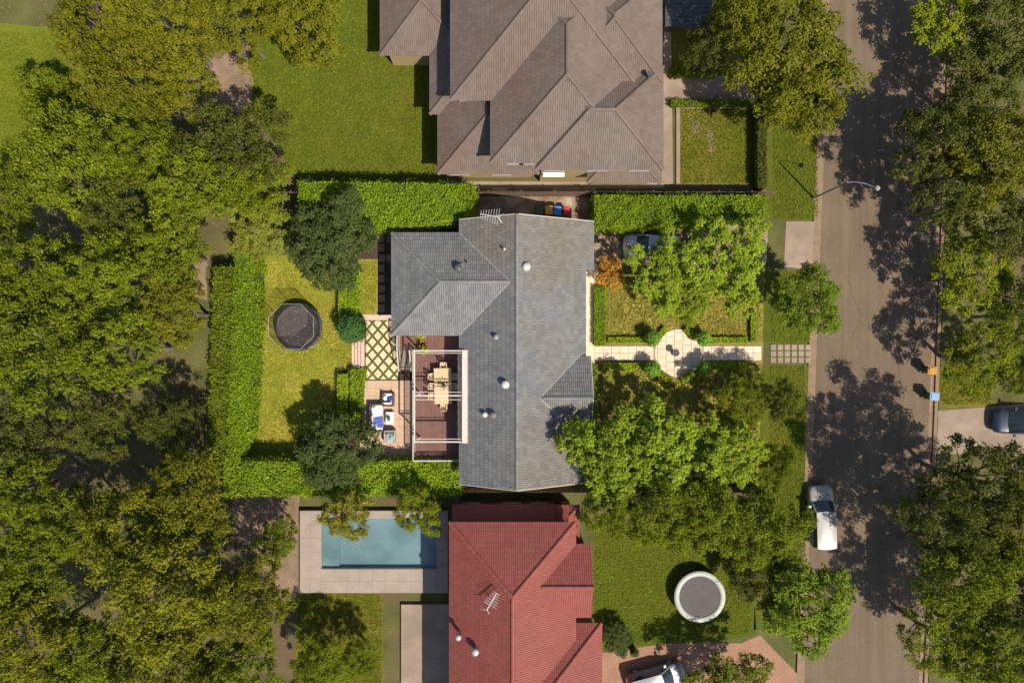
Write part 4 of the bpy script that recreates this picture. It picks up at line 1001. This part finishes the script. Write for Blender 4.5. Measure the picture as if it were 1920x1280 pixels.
LOW = [('low hedge above the path, left of the paved circle',rc(1140,632,1218,643),'leaf_box'),
 ('low hedge above the path, right of the paved circle',rc(1330,632,1402,643),'leaf_box'),
 ('low hedge below the path, left of the paved circle',rc(1131,680,1216,694),'leaf_box'),
 ('low shaded hedge below the path, right of the paved circle',rc(1334,679,1404,692),'leaf_box'),
 ('short curved hedge at the upper left of the paved circle',[(1230,629),(1246,610),(1254,618),(1240,636)],'leaf_box'),
 ('short curved hedge at the upper right of the paved circle',[(1288,611),(1308,628),(1300,637),(1282,619)],'leaf_box'),
 ('short curved hedge at the lower left of the paved circle',[(1230,703),(1240,695),(1262,708),(1256,721)],'leaf_box'),
 ('short curved hedge at the lower right of the paved circle',[(1277,707),(1300,692),(1310,701),(1281,718)],'leaf_box'),
 ('narrow low hedge along the front boundary above the path',rc(1408,583,1419,641),'leaf_box'),
 ('low hedge strip against the front wall above the path',rc(1114,536,1135,648),'leaf_hedge'),
 ('narrow hedge strip against the front wall below the path',rc(1109,684,1120,806),'leaf_hedge')]
for l, p, m in LOW: hedge(l, p, .55, mat=m, leaf=.10, dens=360, group=HL, rough=.05)
hedge('dark hedge between the square front lawn and the verge', rc(1421,196,1438,350), 1.1, mat='leaf_shade', leaf=.125, dens=320)
hedge('clipped hedge along the top edge of the square front lawn', rc(1258,186,1416,198), .6, mat='leaf_green', leaf=.13, dens=230)
hedge('small hedge above the concrete footpath by the brown-roofed house', rc(1258,126,1330,141), .6, mat='leaf_green', leaf=.13, dens=230)

def ball(px, py, rpx, z, mat, label, group, name='topiary_ball', stem=True):
    p = at(px, py, z); r = rpx/PPM*(CAM_H-z)/CAM_H; t = empty(name, (p.x, p.y, 0), label=label, cat='shrub', group=group)
    n = int(1500*(r/.6)**2); d = norm(RNG.normal(size=(n,3))); rr = r*(1+RNG.normal(size=n)*.09+.12*np.sin(d[:,0]*5+px)*np.cos(d[:,1]*4+py)+.06*np.sin(d[:,2]*9+d[:,0]*8)+(RNG.random(n) < .05)*.22)
    P = d*rr[:,None]; Vv, F = leaf_quads(P, d+RNG.normal(size=(n,3))*.45+np.array([0,0,.3]), .14*RNG.uniform(.7,1.4,n), .5)
    obj('crown', np_mesh('crown', Vv, F, [M[mat]]), t, (0,0,z))
    b = MB(); b.lathe([(.02,-r*.82),(r*.6,-r*.6),(r*.82,0),(r*.6,r*.6),(.02,r*.82)], 14); o = b.build('branches', M['leaf_hedge_core'], t, True); o.location.z = z
    b = MB(); b.tube([(0,0,0),(0,0,z)], [.05,.04], 8); b.build('trunk', M['bark'], t)
GB = 'ball topiaries around the paved circle'
ball(1224,634,13.5,1.15,'leaf_ball','ball topiary at the upper left of the paved circle',GB)
ball(1320,634,13,1.15,'leaf_ball','ball topiary at the upper right of the paved circle',GB)
ball(1224,691,13.5,1.15,'leaf_ball','ball topiary at the lower left of the paved circle',GB)
ball(1321,690,13,1.15,'leaf_ball','ball topiary at the lower right of the paved circle',GB)
ball(660,615,25.5,1.35,'leaf_deep','large blue-green ball shrub beside the garden steps',None,'ball_shrub')

# grass blades on the lawns and in the front garden
def blades(name, pts, z, dens, mat, h, lean, excl=()):
    pts_m = [at(p[0],p[1],z) for p in pts]; lo = np.array([min(p.x for p in pts_m),min(p.y for p in pts_m)]); hi = np.array([max(p.x for p in pts_m),max(p.y for p in pts_m)])
    Q = RNG.uniform(lo, hi, (int((hi-lo).prod()*dens), 2)); pp = [(p.x,p.y) for p in pts_m]
    ex = [[(at(q[0],q[1]).x, at(q[0],q[1]).y) for q in e] for e in excl]
    ok = np.array([inpoly(q[0],q[1],pp) and not any(inpoly(q[0],q[1],e) for e in ex) for q in Q]); Q = Q[ok]; n = len(Q)
    a = RNG.uniform(0,6.28,n); T = np.column_stack([np.cos(a)*lean,np.sin(a)*lean,np.full(n,.5)]); L = h*RNG.uniform(.5,1.5,n)
    Pc = np.column_stack([Q, z+L*.5*.5/math.hypot(lean,.5)]); Nn = np.column_stack([-np.cos(a)*.5,-np.sin(a)*.5,np.full(n,lean)])+RNG.normal(size=(n,3))*.15
    Vv, F = leaf_quads(Pc, Nn, L, .22, T)
    return tag(obj(name, np_mesh(name, Vv, F, [M[mat]])), kind='stuff')
blades('grass', BACK, .006, 420, 'grass_blade', .13, .9)
blades('grass', [(674,488),(707,488),(707,588),(675,588)], TZ-.012, 420, 'grass_blade', .13, .9)
for q in ([(465,-20),(715,-20),(715,100),(800,105),(818,335),(560,345),(520,270),(470,200)], rc(1277,204,1418,343), rc(1450,150,1533,410), rc(1447,510,1520,640), rc(1444,686,1510,1100),
          [(1116,985),(1395,985),(1410,1185),(1240,1208),(1116,1208)], rc(557,1116,716,1290), [(-10,60),(105,60),(140,120),(150,230),(60,320),(-10,350)], rc(1764,695,1858,758)):
    blades('grass', q, .006, 170, 'grass_dim', .17, 1.0)
circ = [(1272+50*math.cos(k*.4),662+50*math.sin(k*.4)) for k in range(16)]
blades('wild_grass', [(1136,500),(1430,500),(1420,905),(1122,905)], .006, 260, 'grass_wild', .34, 1.0, excl=[rc(1105,640,1430,684), circ, rc(1100,420,1440,500)])

def litter(name, pts, z, n, mat):
    P = [at(p[0],p[1]) for p in pts]; pp = [(p.x,p.y) for p in P]; lo = np.min(pp, 0); hi = np.max(pp, 0); Q = RNG.uniform(lo, hi, (n, 2)); Q = Q[[inpoly(q[0],q[1],pp) for q in Q]]; n = len(Q)
    Vv, F = leaf_quads(np.column_stack([Q, np.full(n, z+.03)]), np.tile([0,0,1.],(n,1))+RNG.normal(size=(n,3))*.3, .10*RNG.uniform(.6,1.5,n), .6)
    tag(obj(name, np_mesh(name, Vv, F, [M[mat]])), kind='stuff')
M['dry_leaf'] = leafmat('dry_leaf', (.22,.13,.05), (.36,.24,.10), (.45,.36,.20))
litter('fallen_leaves', [(KL(1280)+2,1280),(KL(1280)+16,1280),(KL(0)+16,0),(KL(0)+2,0)], -.105, 420, 'dry_leaf')
litter('fallen_leaves', [(KR(1280)-22,1280),(KR(1280),1280),(KR(0),0),(KR(0)-22,0)], -.105, 700, 'dry_leaf')
litter('fallen_leaves', DRIVE, .02, 500, 'dry_leaf')
litter('fallen_leaves', BACK, .03, 260, 'dry_leaf')
litter('fallen_leaves', rc(0,0,420,1280), .02, 5000, 'dry_leaf')

# ---------------------------------------------------------------- garden things
def pot_plant(name, loc, r, h, potm, leafm, label, spread, n=160, ls=.22):
    t = empty(name, loc, label=label, cat='plant'); b = MB(); b.lathe([(r*.65,0),(r,h*.9),(r*1.08,h*.9),(r*1.08,h),(r*.92,h),(r*.9,h-.05),(.01,h-.05)], 18, cap=False); b.build('pot', M[potm], t, True)
    d = norm(RNG.normal(size=(n,3))+np.array([0,0,.6])); P = d*spread*RNG.uniform(.3,1,n)[:,None]*np.array([1,1,.8])+np.array([0,0,h+.15])
    Vv, F = leaf_quads(P, d*.5+np.array([0,0,.7])+RNG.normal(size=(n,3))*.3, ls*RNG.uniform(.7,1.4,n), .4, d)
    obj('leaves', np_mesh('leaves', Vv, F, [M[leafm]]), t)
    b = MB(); b.tube([(0,0,h-.06),(0,0,h+.2)], .03, 6); b.build('stem', M['bark'], t)
pot_plant('potted_plant', at(1121,454), .20, .4, 'white_paint', 'leaf_bright', 'small plant in a white pot at the house end of the driveway', .18, 80, .14)
p = at(796,656,DZ); pot_plant('potted_plant', (p.x,p.y,DZ), .17, .5, 'white_paint', 'leaf_yellow', 'pale green palm-like pot plant under the pergola corner on the deck', .36, 60, .34)
p = at(788,630,DZ+.3); pot_plant('potted_plant', (p.x,p.y,DZ), .17, .6, 'dark_metal', 'leaf_yellow', 'yellow-green pot plant half under the eave of the tiled wing', .42, 60, .34)
pot_plant('potted_plant', at(1187,1216), .32, .6, 'dark_metal', 'leaf_shade', 'round dark pot plant at the end of the red house lawn', .35, 120, .2)

def chair(loc, rz, label):
    t = empty('dining_chair', loc, rz, label, 'chair', 'dining chairs round the outdoor table'); m = M['teak']
    for k in range(5): b = MB(); b.bev(-.22+k*.089,-.22+k*.089+.08,-.22,.22,.42,.445,.006); b.build('seat_slat', m, t)
    for x in (-.2,.2):
        b = MB(); b.bar((x,.2,0),(x,.2,.42),.045); b.build('leg', m, t)
        b = MB(); b.bar((x,-.2,0),(x,-.2,.45),.045); b.bar((x,-.2,.45),(x,-.29,.9),.045); b.build('leg', m, t)
        b = MB(); b.bar((x*1.12,-.22,.64),(x*1.12,.2,.64),.05,.03); b.bar((x*1.12,.17,.42),(x*1.12,.17,.63),.035); b.build('armrest', m, t)
    b = MB(); b.bar((-.22,-.29,.88),(.22,-.29,.88),.04,.07); b.build('top_rail', m, t)
    for k in range(4): x = -.14+k*.093; b = MB(); b.bar((x,-.21,.47),(x,-.285,.85),.05,.016); b.build('back_slat', m, t)
    return t
p0, p1 = at(814,690,DZ+.75), at(847,757,DZ+.75); tcx, tcy = (p0.x+p1.x)/2, (p0.y+p1.y)/2; tw, tl = p1.x-p0.x, p0.y-p1.y
tb = empty('dining_table', (tcx,tcy,DZ), R_(1.5), 'long pale timber dining table on the deck under the pergola', 'table')
for k in range(8): b = MB(); b.bev(-tw/2+tw*k/8+.003,-tw/2+tw*(k+1)/8-.003,-tl/2,tl/2,.715,.75,.005); b.build('table_plank', M['teak'], tb)
b = MB(); b.box(-tw/2+.08,tw/2-.08,-tl/2+.1,tl/2-.1,.63,.714); b.build('apron', M['teak'], tb)
for x in (-1,1):
    for y in (-1,1): b = MB(); b.box(x*(tw/2-.12)-.05,x*(tw/2-.12)+.05,y*(tl/2-.15)-.05,y*(tl/2-.15)+.05,0,.629); b.build('leg', M['teak'], tb)
rows = ('top','middle','bottom')
for k, py in enumerate((706,724,743)):
    y = at(0,py,DZ+.6).y
    chair((tcx-tw/2-.12,y,DZ), -math.pi/2, 'timber chair on the left side of the dining table, %s of three' % rows[k])
    chair((tcx+tw/2+.12,y,DZ), math.pi/2, 'timber chair on the right side of the dining table, %s of three' % rows[k])
chair((tcx+.02,tcy+tl/2+.12,DZ), math.pi, 'timber chair at the upper head of the dining table')
chair((tcx+.05,tcy-tl/2-.22,DZ), 0, 'timber chair at the lower end of the dining table')
vz = empty('table_vase', (tcx+.05,tcy+.12,DZ+.752), label='small vase of leafy sprigs in the middle of the dining table', cat='vase')
b = MB(); b.lathe([(.06,0),(.09,.08),(.05,.2),(.06,.22),(.045,.22),(.04,.1)], 14, cap=False); b.build('vase', M['dark_metal'], vz, True)
n = 40; d = norm(RNG.normal(size=(n,3))*np.array([1,1.3,.4])+np.array([0,0,.25])); Vv, F = leaf_quads(d*RNG.uniform(.1,.42,n)[:,None]+np.array([0,0,.25]), np.tile([0,0,1.],(n,1))+RNG.normal(size=(n,3))*.3, .17*RNG.uniform(.6,1.3,n), .4, d)
obj('sprig', np_mesh('sprig', Vv, F, [M['leaf_deep']]), vz)

def cushion(t, name, c, d, mat, rz=0, tilt=0):
    b = MB(); n = 6; vs = []; fs = []
    for s in (-1, 1):
        for i in range(n+1):
            for j in range(n+1):
                u, v_ = i/n*2-1, j/n*2-1; z = s*(d[2]/2)*((1-u**4)*(1-v_**4))**.5; vs.append((u*d[0]/2*(1-.06*v_*v_*0), v_*d[1]/2, z))
    m = (n+1)**2
    for s in (0, 1):
        for i in range(n):
            for j in range(n):
                q = (s*m+i*(n+1)+j, s*m+(i+1)*(n+1)+j, s*m+(i+1)*(n+1)+j+1, s*m+i*(n+1)+j+1); fs.append(q if s else q[::-1])
    b.add(vs, fs); o = b.build(name, M[mat], t, True); o.location = c; o.rotation_euler = (tilt, 0, rz); return o
def sofa(name, loc, rz, L, label, cat, frame, seat, cush):
    """back along -y, seat faces +y"""
    t = empty(name, loc, rz, label, cat, 'outdoor lounge set on the patio'); D = .82
    b = MB(); b.bev(-L/2,L/2,-D/2,D/2,.12,.30,.02); b.build('base', M[frame], t)
    b = MB(); b.bev(-L/2,L/2,-D/2-.10,-D/2-.002,.12,.74,.03); b.build('backrest', M[frame], t)
    for s in (-1,1):
        b = MB(); b.bev(s*L/2-.002 if s > 0 else -L/2-.10, s*L/2+.10 if s > 0 else -L/2+.002-.004, -D/2-.1, D/2, .12, .60, .03); b.build('armrest', M[frame], t)
        for y in (-D/2,D/2-.08): b = MB(); b.box(s*(L/2-.02)-.03,s*(L/2-.02)+.03,y,y+.06,0,.12); b.build('leg', M[frame], t)
    ns = max(1, round(L/.7))
    for k in range(ns):
        cushion(t, 'seat_cushion', (-L/2+L*(k+.5)/ns, .02, .38), (L/ns-.02, D-.02, .18), seat)
        cushion(t, 'back_cushion', (-L/2+L*(k+.5)/ns, -D/2+.10, .60), (L/ns-.04, .46, .16), seat, 0, R_(72))
    for c in cush: cushion(t, *c)
    return t
z = TZ+.03
p = at(706,783,z+.5); sofa('outdoor_sofa', (p.x,p.y,z), -math.pi/2, 1.85, 'outdoor sofa with white cushions and blue throw on the patio', 'sofa', 'wicker', 'fabric_white',
  [('throw',(.35,.06,.485),(.85,.86,.09),'fabric_blue',.15),('scatter_cushion',(.72,-.05,.60),(.45,.42,.16),'fabric_white',.5,.5),('scatter_cushion',(-.62,-.12,.58),(.4,.4,.15),'fabric_white',.4,.7)])
p = at(728,748,z+.4); sofa('outdoor_armchair', (p.x,p.y,z), R_(178)-math.pi, .66, 'wicker armchair with white and navy cushions, upper end of the patio set', 'armchair', 'wicker', 'fabric_white',
  [('scatter_cushion',(.14,.02,.55),(.42,.34,.14),'fabric_navy',.15,.2),('scatter_cushion',(-.18,.1,.52),(.36,.3,.12),'fabric_white',.7,.1)])
p = at(731,819,z+.4); sofa('outdoor_armchair', (p.x,p.y,z), math.pi, .64, 'grey armchair with a teal cushion in the shade at the lower end of the patio', 'armchair', 'fabric_grey', 'fabric_grey',
  [('scatter_cushion',(-.2,.0,.56),(.34,.40,.14),'fabric_teal',-.4,.2)])
p = at(731,784,z+.4); ct = empty('coffee_table', (p.x,p.y,z), 0, 'low cream coffee table beside the outdoor sofa', 'table')
for k in range(5): b = MB(); b.bev(-.31+k*.124+.002,-.31+k*.124+.122,-.46,.46,.36,.395,.004); b.build('table_plank', M['white_paint'], ct)
for x in (-.27,.27):
    for y in (-.42,.42): b = MB(); b.box(x-.03,x+.03,y-.03,y+.03,0,.359); b.build('leg', M['white_paint'], ct)
pot_plant('potted_plant', (p.x-.05,p.y+.0,z+.396), .07, .12, 'dark_metal', 'leaf_deep', 'little plant in a dark pot on the coffee table', .2, 40, .16)

# birdbath in the paved circle
p = at(1267,661,.7); bb = empty('bird_bath', (p.x,p.y,.06), label='small dark bird bath on a pedestal in the paved circle', cat='bird bath')
b = MB(); b.lathe([(.22,0),(.22,.05),(.10,.12),(.07,.35),(.09,.52)], 18); b.build('pedestal', M['dark_metal'], bb, True)
b = MB(); b.lathe([(.08,.52),(.24,.60),(.27,.68),(.245,.68),(.1,.62),(.01,.615)], 20, cap=False); b.build('bowl', M['dark_metal'], bb, True)
b = MB(); b.lathe([(.03,.61),(.05,.7),(.03,.78),(.045,.83),(.01,.88)], 10); b.build('finial', M['galv'], bb, True)

# trampolines
def trampoline(loc, r, h, label, net, pad, mat):
    t = empty('trampoline', loc, label=label, cat='trampoline')
    b = MB(); b.torus(r, .035, h, 40); b.build('frame', M['dark_metal'], t, True)
    pw = .34 if not net else .24
    b = MB(); b.lathe([(r+.03,h+.02),(r+.03,h+.055),(r-pw,h+.045),(r-pw,h+.015)], 48, cap=False); b.build('safety_pad', M[pad], t, True)
    b = MB(); vs = [(0,0,h-.02)]; n = 48; ri = r-pw+.02
    for k in range(n): a = 2*math.pi*k/n; vs.append((ri*.6*math.cos(a),ri*.6*math.sin(a),h-.008))
    for k in range(n): a = 2*math.pi*k/n; vs.append((ri*math.cos(a),ri*math.sin(a),h+.012))
    b.add(vs, [(0,1+k,1+(k+1)%n) for k in range(n)]+[(1+k,1+n+k,1+n+(k+1)%n,1+(k+1)%n) for k in range(n)]); b.build('jumping_mat', M[mat], t, True)
    m = 4
    for k in range(m):
        a = 2*math.pi*(k+.3)/m; e = .28; P = [(r*math.cos(a-e),r*math.sin(a-e),h-.03),(r*math.cos(a-e),r*math.sin(a-e),.03),(r*math.cos(a+e),r*math.sin(a+e),.03),(r*math.cos(a+e),r*math.sin(a+e),h-.03)]
        b = MB(); b.tube(P, .024, 8); b.build('leg', M['galv'], t)
    if net:
        k8 = 8; top = h+1.75; rt = r+.02
        for k in range(k8):
            a = 2*math.pi*(k+.5)/k8; b = MB(); b.tube([(( r+.06)*math.cos(a),(r+.06)*math.sin(a),.3),((r+.06)*math.cos(a),(r+.06)*math.sin(a),top)], .022, 8); b.build('net_pole', M['black_pad'], t)
        b = MB(); P = [((rt)*math.cos(2*math.pi*(k+.5)/k8),(rt)*math.sin(2*math.pi*(k+.5)/k8)) for k in range(k8)]
        for k in range(k8): b.tube([(*P[k],top),(*P[(k+1)%k8],top)], .013, 6)
        b.build('top_ring', M['galv'], t)
        b = MB(); Q = [(x*.97,y*.97) for x, y in P]
        b.add([(x,y,h+.06) for x, y in Q]+[(x,y,top-.02) for x, y in P], [(k,(k+1)%k8,k8+(k+1)%k8,k8+k) for k in range(k8)]); b.build('safety_net', M['net'], t)
        b = MB()
        for k in range(46):
            a = random.uniform(0,6.28); q = (r-.3)*math.sqrt(random.random()); s = random.uniform(.02,.05)
            b.cbox((q*math.cos(a),q*math.sin(a),h+.012),(s,s*.7,.008))
        lo = tag(b.build('fallen_leaves', M['sandstone'], t), kind='stuff')
trampoline(at(560,613,.0)+V(.25,-.02,0), 1.72, .82, 'black trampoline with a safety net on the back lawn', True, 'black_pad', 'black_mat')
p = at(1312,1118,.9); trampoline((p.x,p.y,0), 1.86, .88, 'trampoline with a pale rim on the lawn beside the red house', False, 'pad_pale', 'mat_grey')

# wheelie bins
def bin_(px, py, rz, lid, body, label, group, s=1.0):
    p = at(px, py, 1.0); t = empty('wheelie_bin', (p.x,p.y,.02), rz, label, 'bin', group)
    b = MB(); bw, bd, tw_, td, h = .42*s, .48*s, .56*s, .64*s, .98
    P = [(-bw/2,-bd/2,.06),(bw/2,-bd/2,.06),(bw/2,bd/2,.06),(-bw/2,bd/2,.06),(-tw_/2,-td/2,h),(tw_/2,-td/2,h),(tw_/2,td/2,h),(-tw_/2,td/2,h)]
    b.add(P, ((3,2,1,0),(0,1,5,4),(1,2,6,5),(2,3,7,6),(3,0,4,7),(4,5,6,7))); b.build('body', body, t)
    b = MB(); b.bev(-tw_/2-.02,tw_/2+.02,-td/2-.03,td/2+.02,h+.003,h+.03,.01); b.bev(-tw_/2+.05,tw_/2-.05,-td/2+.05,td/2-.06,h+.031,h+.07,.03); b.build('lid', lid, t)
    for x in (-1,1):
        b = MB(); b.tube([(x*bw/2,bd/2-.02,.1),(x*(bw/2+.05),bd/2-.02,.1)], .1, 14); b.build('wheel', M['rubber'], t)
    b = MB(); b.tube([(-tw_/2+.06,td/2+.06,h-.03),(tw_/2-.06,td/2+.06,h-.03)], .018, 8); b.build('handle', M['rubber'], t)
def plastic(n, c): return surf('plastic_'+n, c, tuple(x*1.1 for x in c), 3, .45, spec=.4)
pg, py_, pb, pr_ = plastic('green',(.045,.075,.035)), plastic('yellow',(.62,.30,.02)), plastic('blue',(.05,.20,.52)), plastic('red',(.50,.03,.045))
GW = 'bins in the side passage north of the grey house'; GK = 'bins at the kerb across the street'
bin_(1011,395,R_(3),pg,pg,'dark green wheelie bin at the left end of the side passage row',GW)
bin_(1029,394,R_(0),py_,pg,'wheelie bin with yellow lid in the side passage row',GW,.92)
bin_(1045,395,R_(-2),pb,pb,'wheelie bin with blue lid in the side passage row',GW,.95)
bin_(1062,395,R_(4),pr_,pr_,'small red bin at the right end of the side passage row',GW,.75)
plb = plastic('light_blue',(.17,.30,.44))
bin_(1748,694,R_(85),plastic('amber',(.40,.19,.02)),pg,'wheelie bin with orange-yellow lid at the kerb across the road',GK)
bin_(1752,743,R_(85),plb,pg,'wheelie bin with pale blue lid at the kerb across the road',GK)

# cars
def car(loc, rz, paint, label, L=4.5, Wd=1.82, suv=False):
    """front along +x"""
    t = empty('parked_car', loc, rz, label, 'car'); hw = Wd/2; zb = .95 if not suv else 1.05; zr = 1.46 if not suv else 1.6
    st = [(-L/2,.62,.45,.62),(-L/2+.06,.78,.30,zb-.18),(-L/2+.25,.92,.24,zb-.06),(-L/2+.8,1.,.22,zb),(-.3,1.,.20,zb),(.55,1.,.20,zb-.02),(L/2-1.05,1.,.22,zb-.09),(L/2-.5,.985,.24,zb-.16),(L/2-.2,.93,.28,zb-.25),(L/2-.06,.84,.34,zb-.36),(L/2,.72,.42,.55)]
    b = MB(); vs = []; fs = []; prof = [(-.90,0),(-1.,.25),(-1.,.62),(-.97,.82),(-.90,.95),(-.72,1.0),(-.35,1.03),(0,1.04)]; prof = prof+[(-x,z) for x, z in prof[-2::-1]]; m = len(prof)
    for x, wf, z0, z1 in st:
        for y, q in prof: vs.append((x-(.06*(abs(y)**3)*(1 if x > L/2-.3 else (-1 if x < -L/2+.2 else 0))), y*hw*wf, z0+(z1-z0)*q))
    for i in range(len(st)-1):
        for k in range(m): fs.append((i*m+k, (i+1)*m+k, (i+1)*m+(k+1)%m, i*m+(k+1)%m))
    fs += [tuple(range(m)), tuple(range(len(st)*m-1,(len(st)-1)*m-1,-1))]
    b.add(vs, fs); b.build('body', paint, t, True)
    xr0, xr1 = (-L/2+.42, .35) if not suv else (-L/2+.22, .45); xb0, xb1 = -L/2+.12 if suv else -L/2+.18, 1.15
    wr, wb = hw*.74, hw*.90
    A = [V(xb0,-wb*.94,zb-.03),V(xb1,-wb*.96,zb-.06),V(xb1,wb*.96,zb-.06),V(xb0,wb*.94,zb-.03)]; B = [V(xr0,-wr*.95,zr-.05),V(xr1,-wr,zr-.05),V(xr1,wr,zr-.05),V(xr0,wr*.95,zr-.05)]
    def pane(nm, q, bow=.0, ax=(1,0,0)):
        b = MB(); q = [Vector(p) for p in q]; vs = []; n = 6
        for i in range(n+1):
            for j in range(n+1):
                u, v_ = i/n, j/n; p = q[0].lerp(q[1],u).lerp(q[3].lerp(q[2],u),v_); vs.append(p+Vector(ax)*bow*math.sin(math.pi*u))
        b.add(vs, [(i*(n+1)+j,(i+1)*(n+1)+j,(i+1)*(n+1)+j+1,i*(n+1)+j+1) for i in range(n) for j in range(n)]); b.build(nm, M['glass_dark'], t, True)
    pane('windscreen', (A[1],A[2],B[2],B[1]), .13); pane('rear_window', (A[3],A[0],B[0],B[3]), -.10, (1,0,0))
    pane('side_window', (A[0],A[1],B[1],B[0])); pane('side_window', (A[2],A[3],B[3],B[2]))
    b = MB(); n = 8; vs = []
    for i in range(n+1):
        for j in range(n+1):
            u, v_ = i/n*2-1, j/n*2-1; x = (xr0-.05+xr1+.04)/2+u*(xr1-xr0+.12)/2*(1+.05*(1-v_*v_)); vs.append((x, v_*wr*1.03, zr-.05+.07*(1-u*u*.8)*(1-v_*v_*.9)))
    b.add(vs, [(i*(n+1)+j,(i+1)*(n+1)+j,(i+1)*(n+1)+j+1,i*(n+1)+j+1) for i in range(n) for j in range(n)]); b.build('roof', paint, t, True)
    for a, c in zip(A, B): b = MB(); b.bar(a, c, .08, .06); b.build('pillar', paint, t)
    for s in (-1,1):
        b = MB(); b.cbox((.85,s*(hw+.09),zb+.04),(.16,.2,.14)); b.build('mirror', paint, t)
        b = MB(); b.add([(L/2-.12,s*hw*.42,.62),(L/2-.30,s*hw*.86,.66),(L/2-.62,s*hw*.90,zb-.17),(L/2-.36,s*hw*.48,zb-.21)], [(0,1,2,3) if s > 0 else (3,2,1,0)]); b.build('headlight', M['lamp_glass'], t)
        b = MB(); b.cbox((-L/2+.10,s*hw*.68,zb-.18),(.12,.3,.14)); b.build('tail_light', M['red_light'], t)
        for x in (-L/2+.85,L/2-.88):
            b = MB(); b.tube([(x,s*(hw-.22),.32),(x,s*(hw-.005),.32)], .32, 20); wo = b.build('wheel', M['rubber'], t)
            b = MB(); b.tube([(x,s*(hw-.06),.32),(x,s*(hw+.002),.32)], .2, 16); b.build('rim', M['steel'], wo)
    return t
def paint(n, c, metal=.3):
    m, t_, p = base_mat('paint_'+n); p.inputs['Base Color'].default_value = (*c,1); p.inputs['Metallic'].default_value = metal; p.inputs['Roughness'].default_value = .35; p.inputs['Coat Weight'].default_value = .6; return m
p = at(1225,461,.9); car((p.x,p.y,.02), math.pi-.03, paint('silver',(.46,.46,.50)), 'silver car in the driveway, half hidden under the bright tree', 4.35, 1.80)
p = at(1546,971,1.1); car((p.x,p.y,-.115), math.pi/2+.03, paint('white',(.29,.27,.25),.0), 'white station wagon parked at the left kerb of the road', 4.6, 1.85, True)
p = at(1925,792,1); car((p.x,p.y,.02), R_(178), paint('navy',(.02,.025,.045)), 'dark car in the driveway at the right edge', 4.4, 1.8)
p = at(1232,1278,1); car((p.x,p.y,.02), R_(15), paint('pale',(.20,.20,.22)), 'pale car on the pink driveway at the bottom edge', 4.4, 1.8)

# street lamp
p = at(1525,372); sl = empty('street_lamp', (p.x,p.y,0), label='grey street lamp on the verge with its arm over the road', cat='lamp')
b = MB(); b.tube([(0,0,0),(0,0,.5),(0,0,5.3)], [.09,.075,.045], 12); b.build('pole', M['vent_grey'], sl, True)
b = MB(); b.tube([(0,0,5.2),(.4,-.02,5.5),(1.0,-.15,5.6),(1.7,-.4,5.6)], .022, 8); b.build('arm', M['vent_grey'], sl, True)
b = MB(); b.lathe([(.05,-.02),(.17,-.05),(.2,.0),(.12,.09),(.02,.11)], 14, (1.85,-.45,5.6)); b.build('lamp_head', M['vent_grey'], sl, True)
print('OBJECTS', len(bpy.data.objects), 'TRIS', sum(len(m.polygons) for m in bpy.data.meshes)*2)
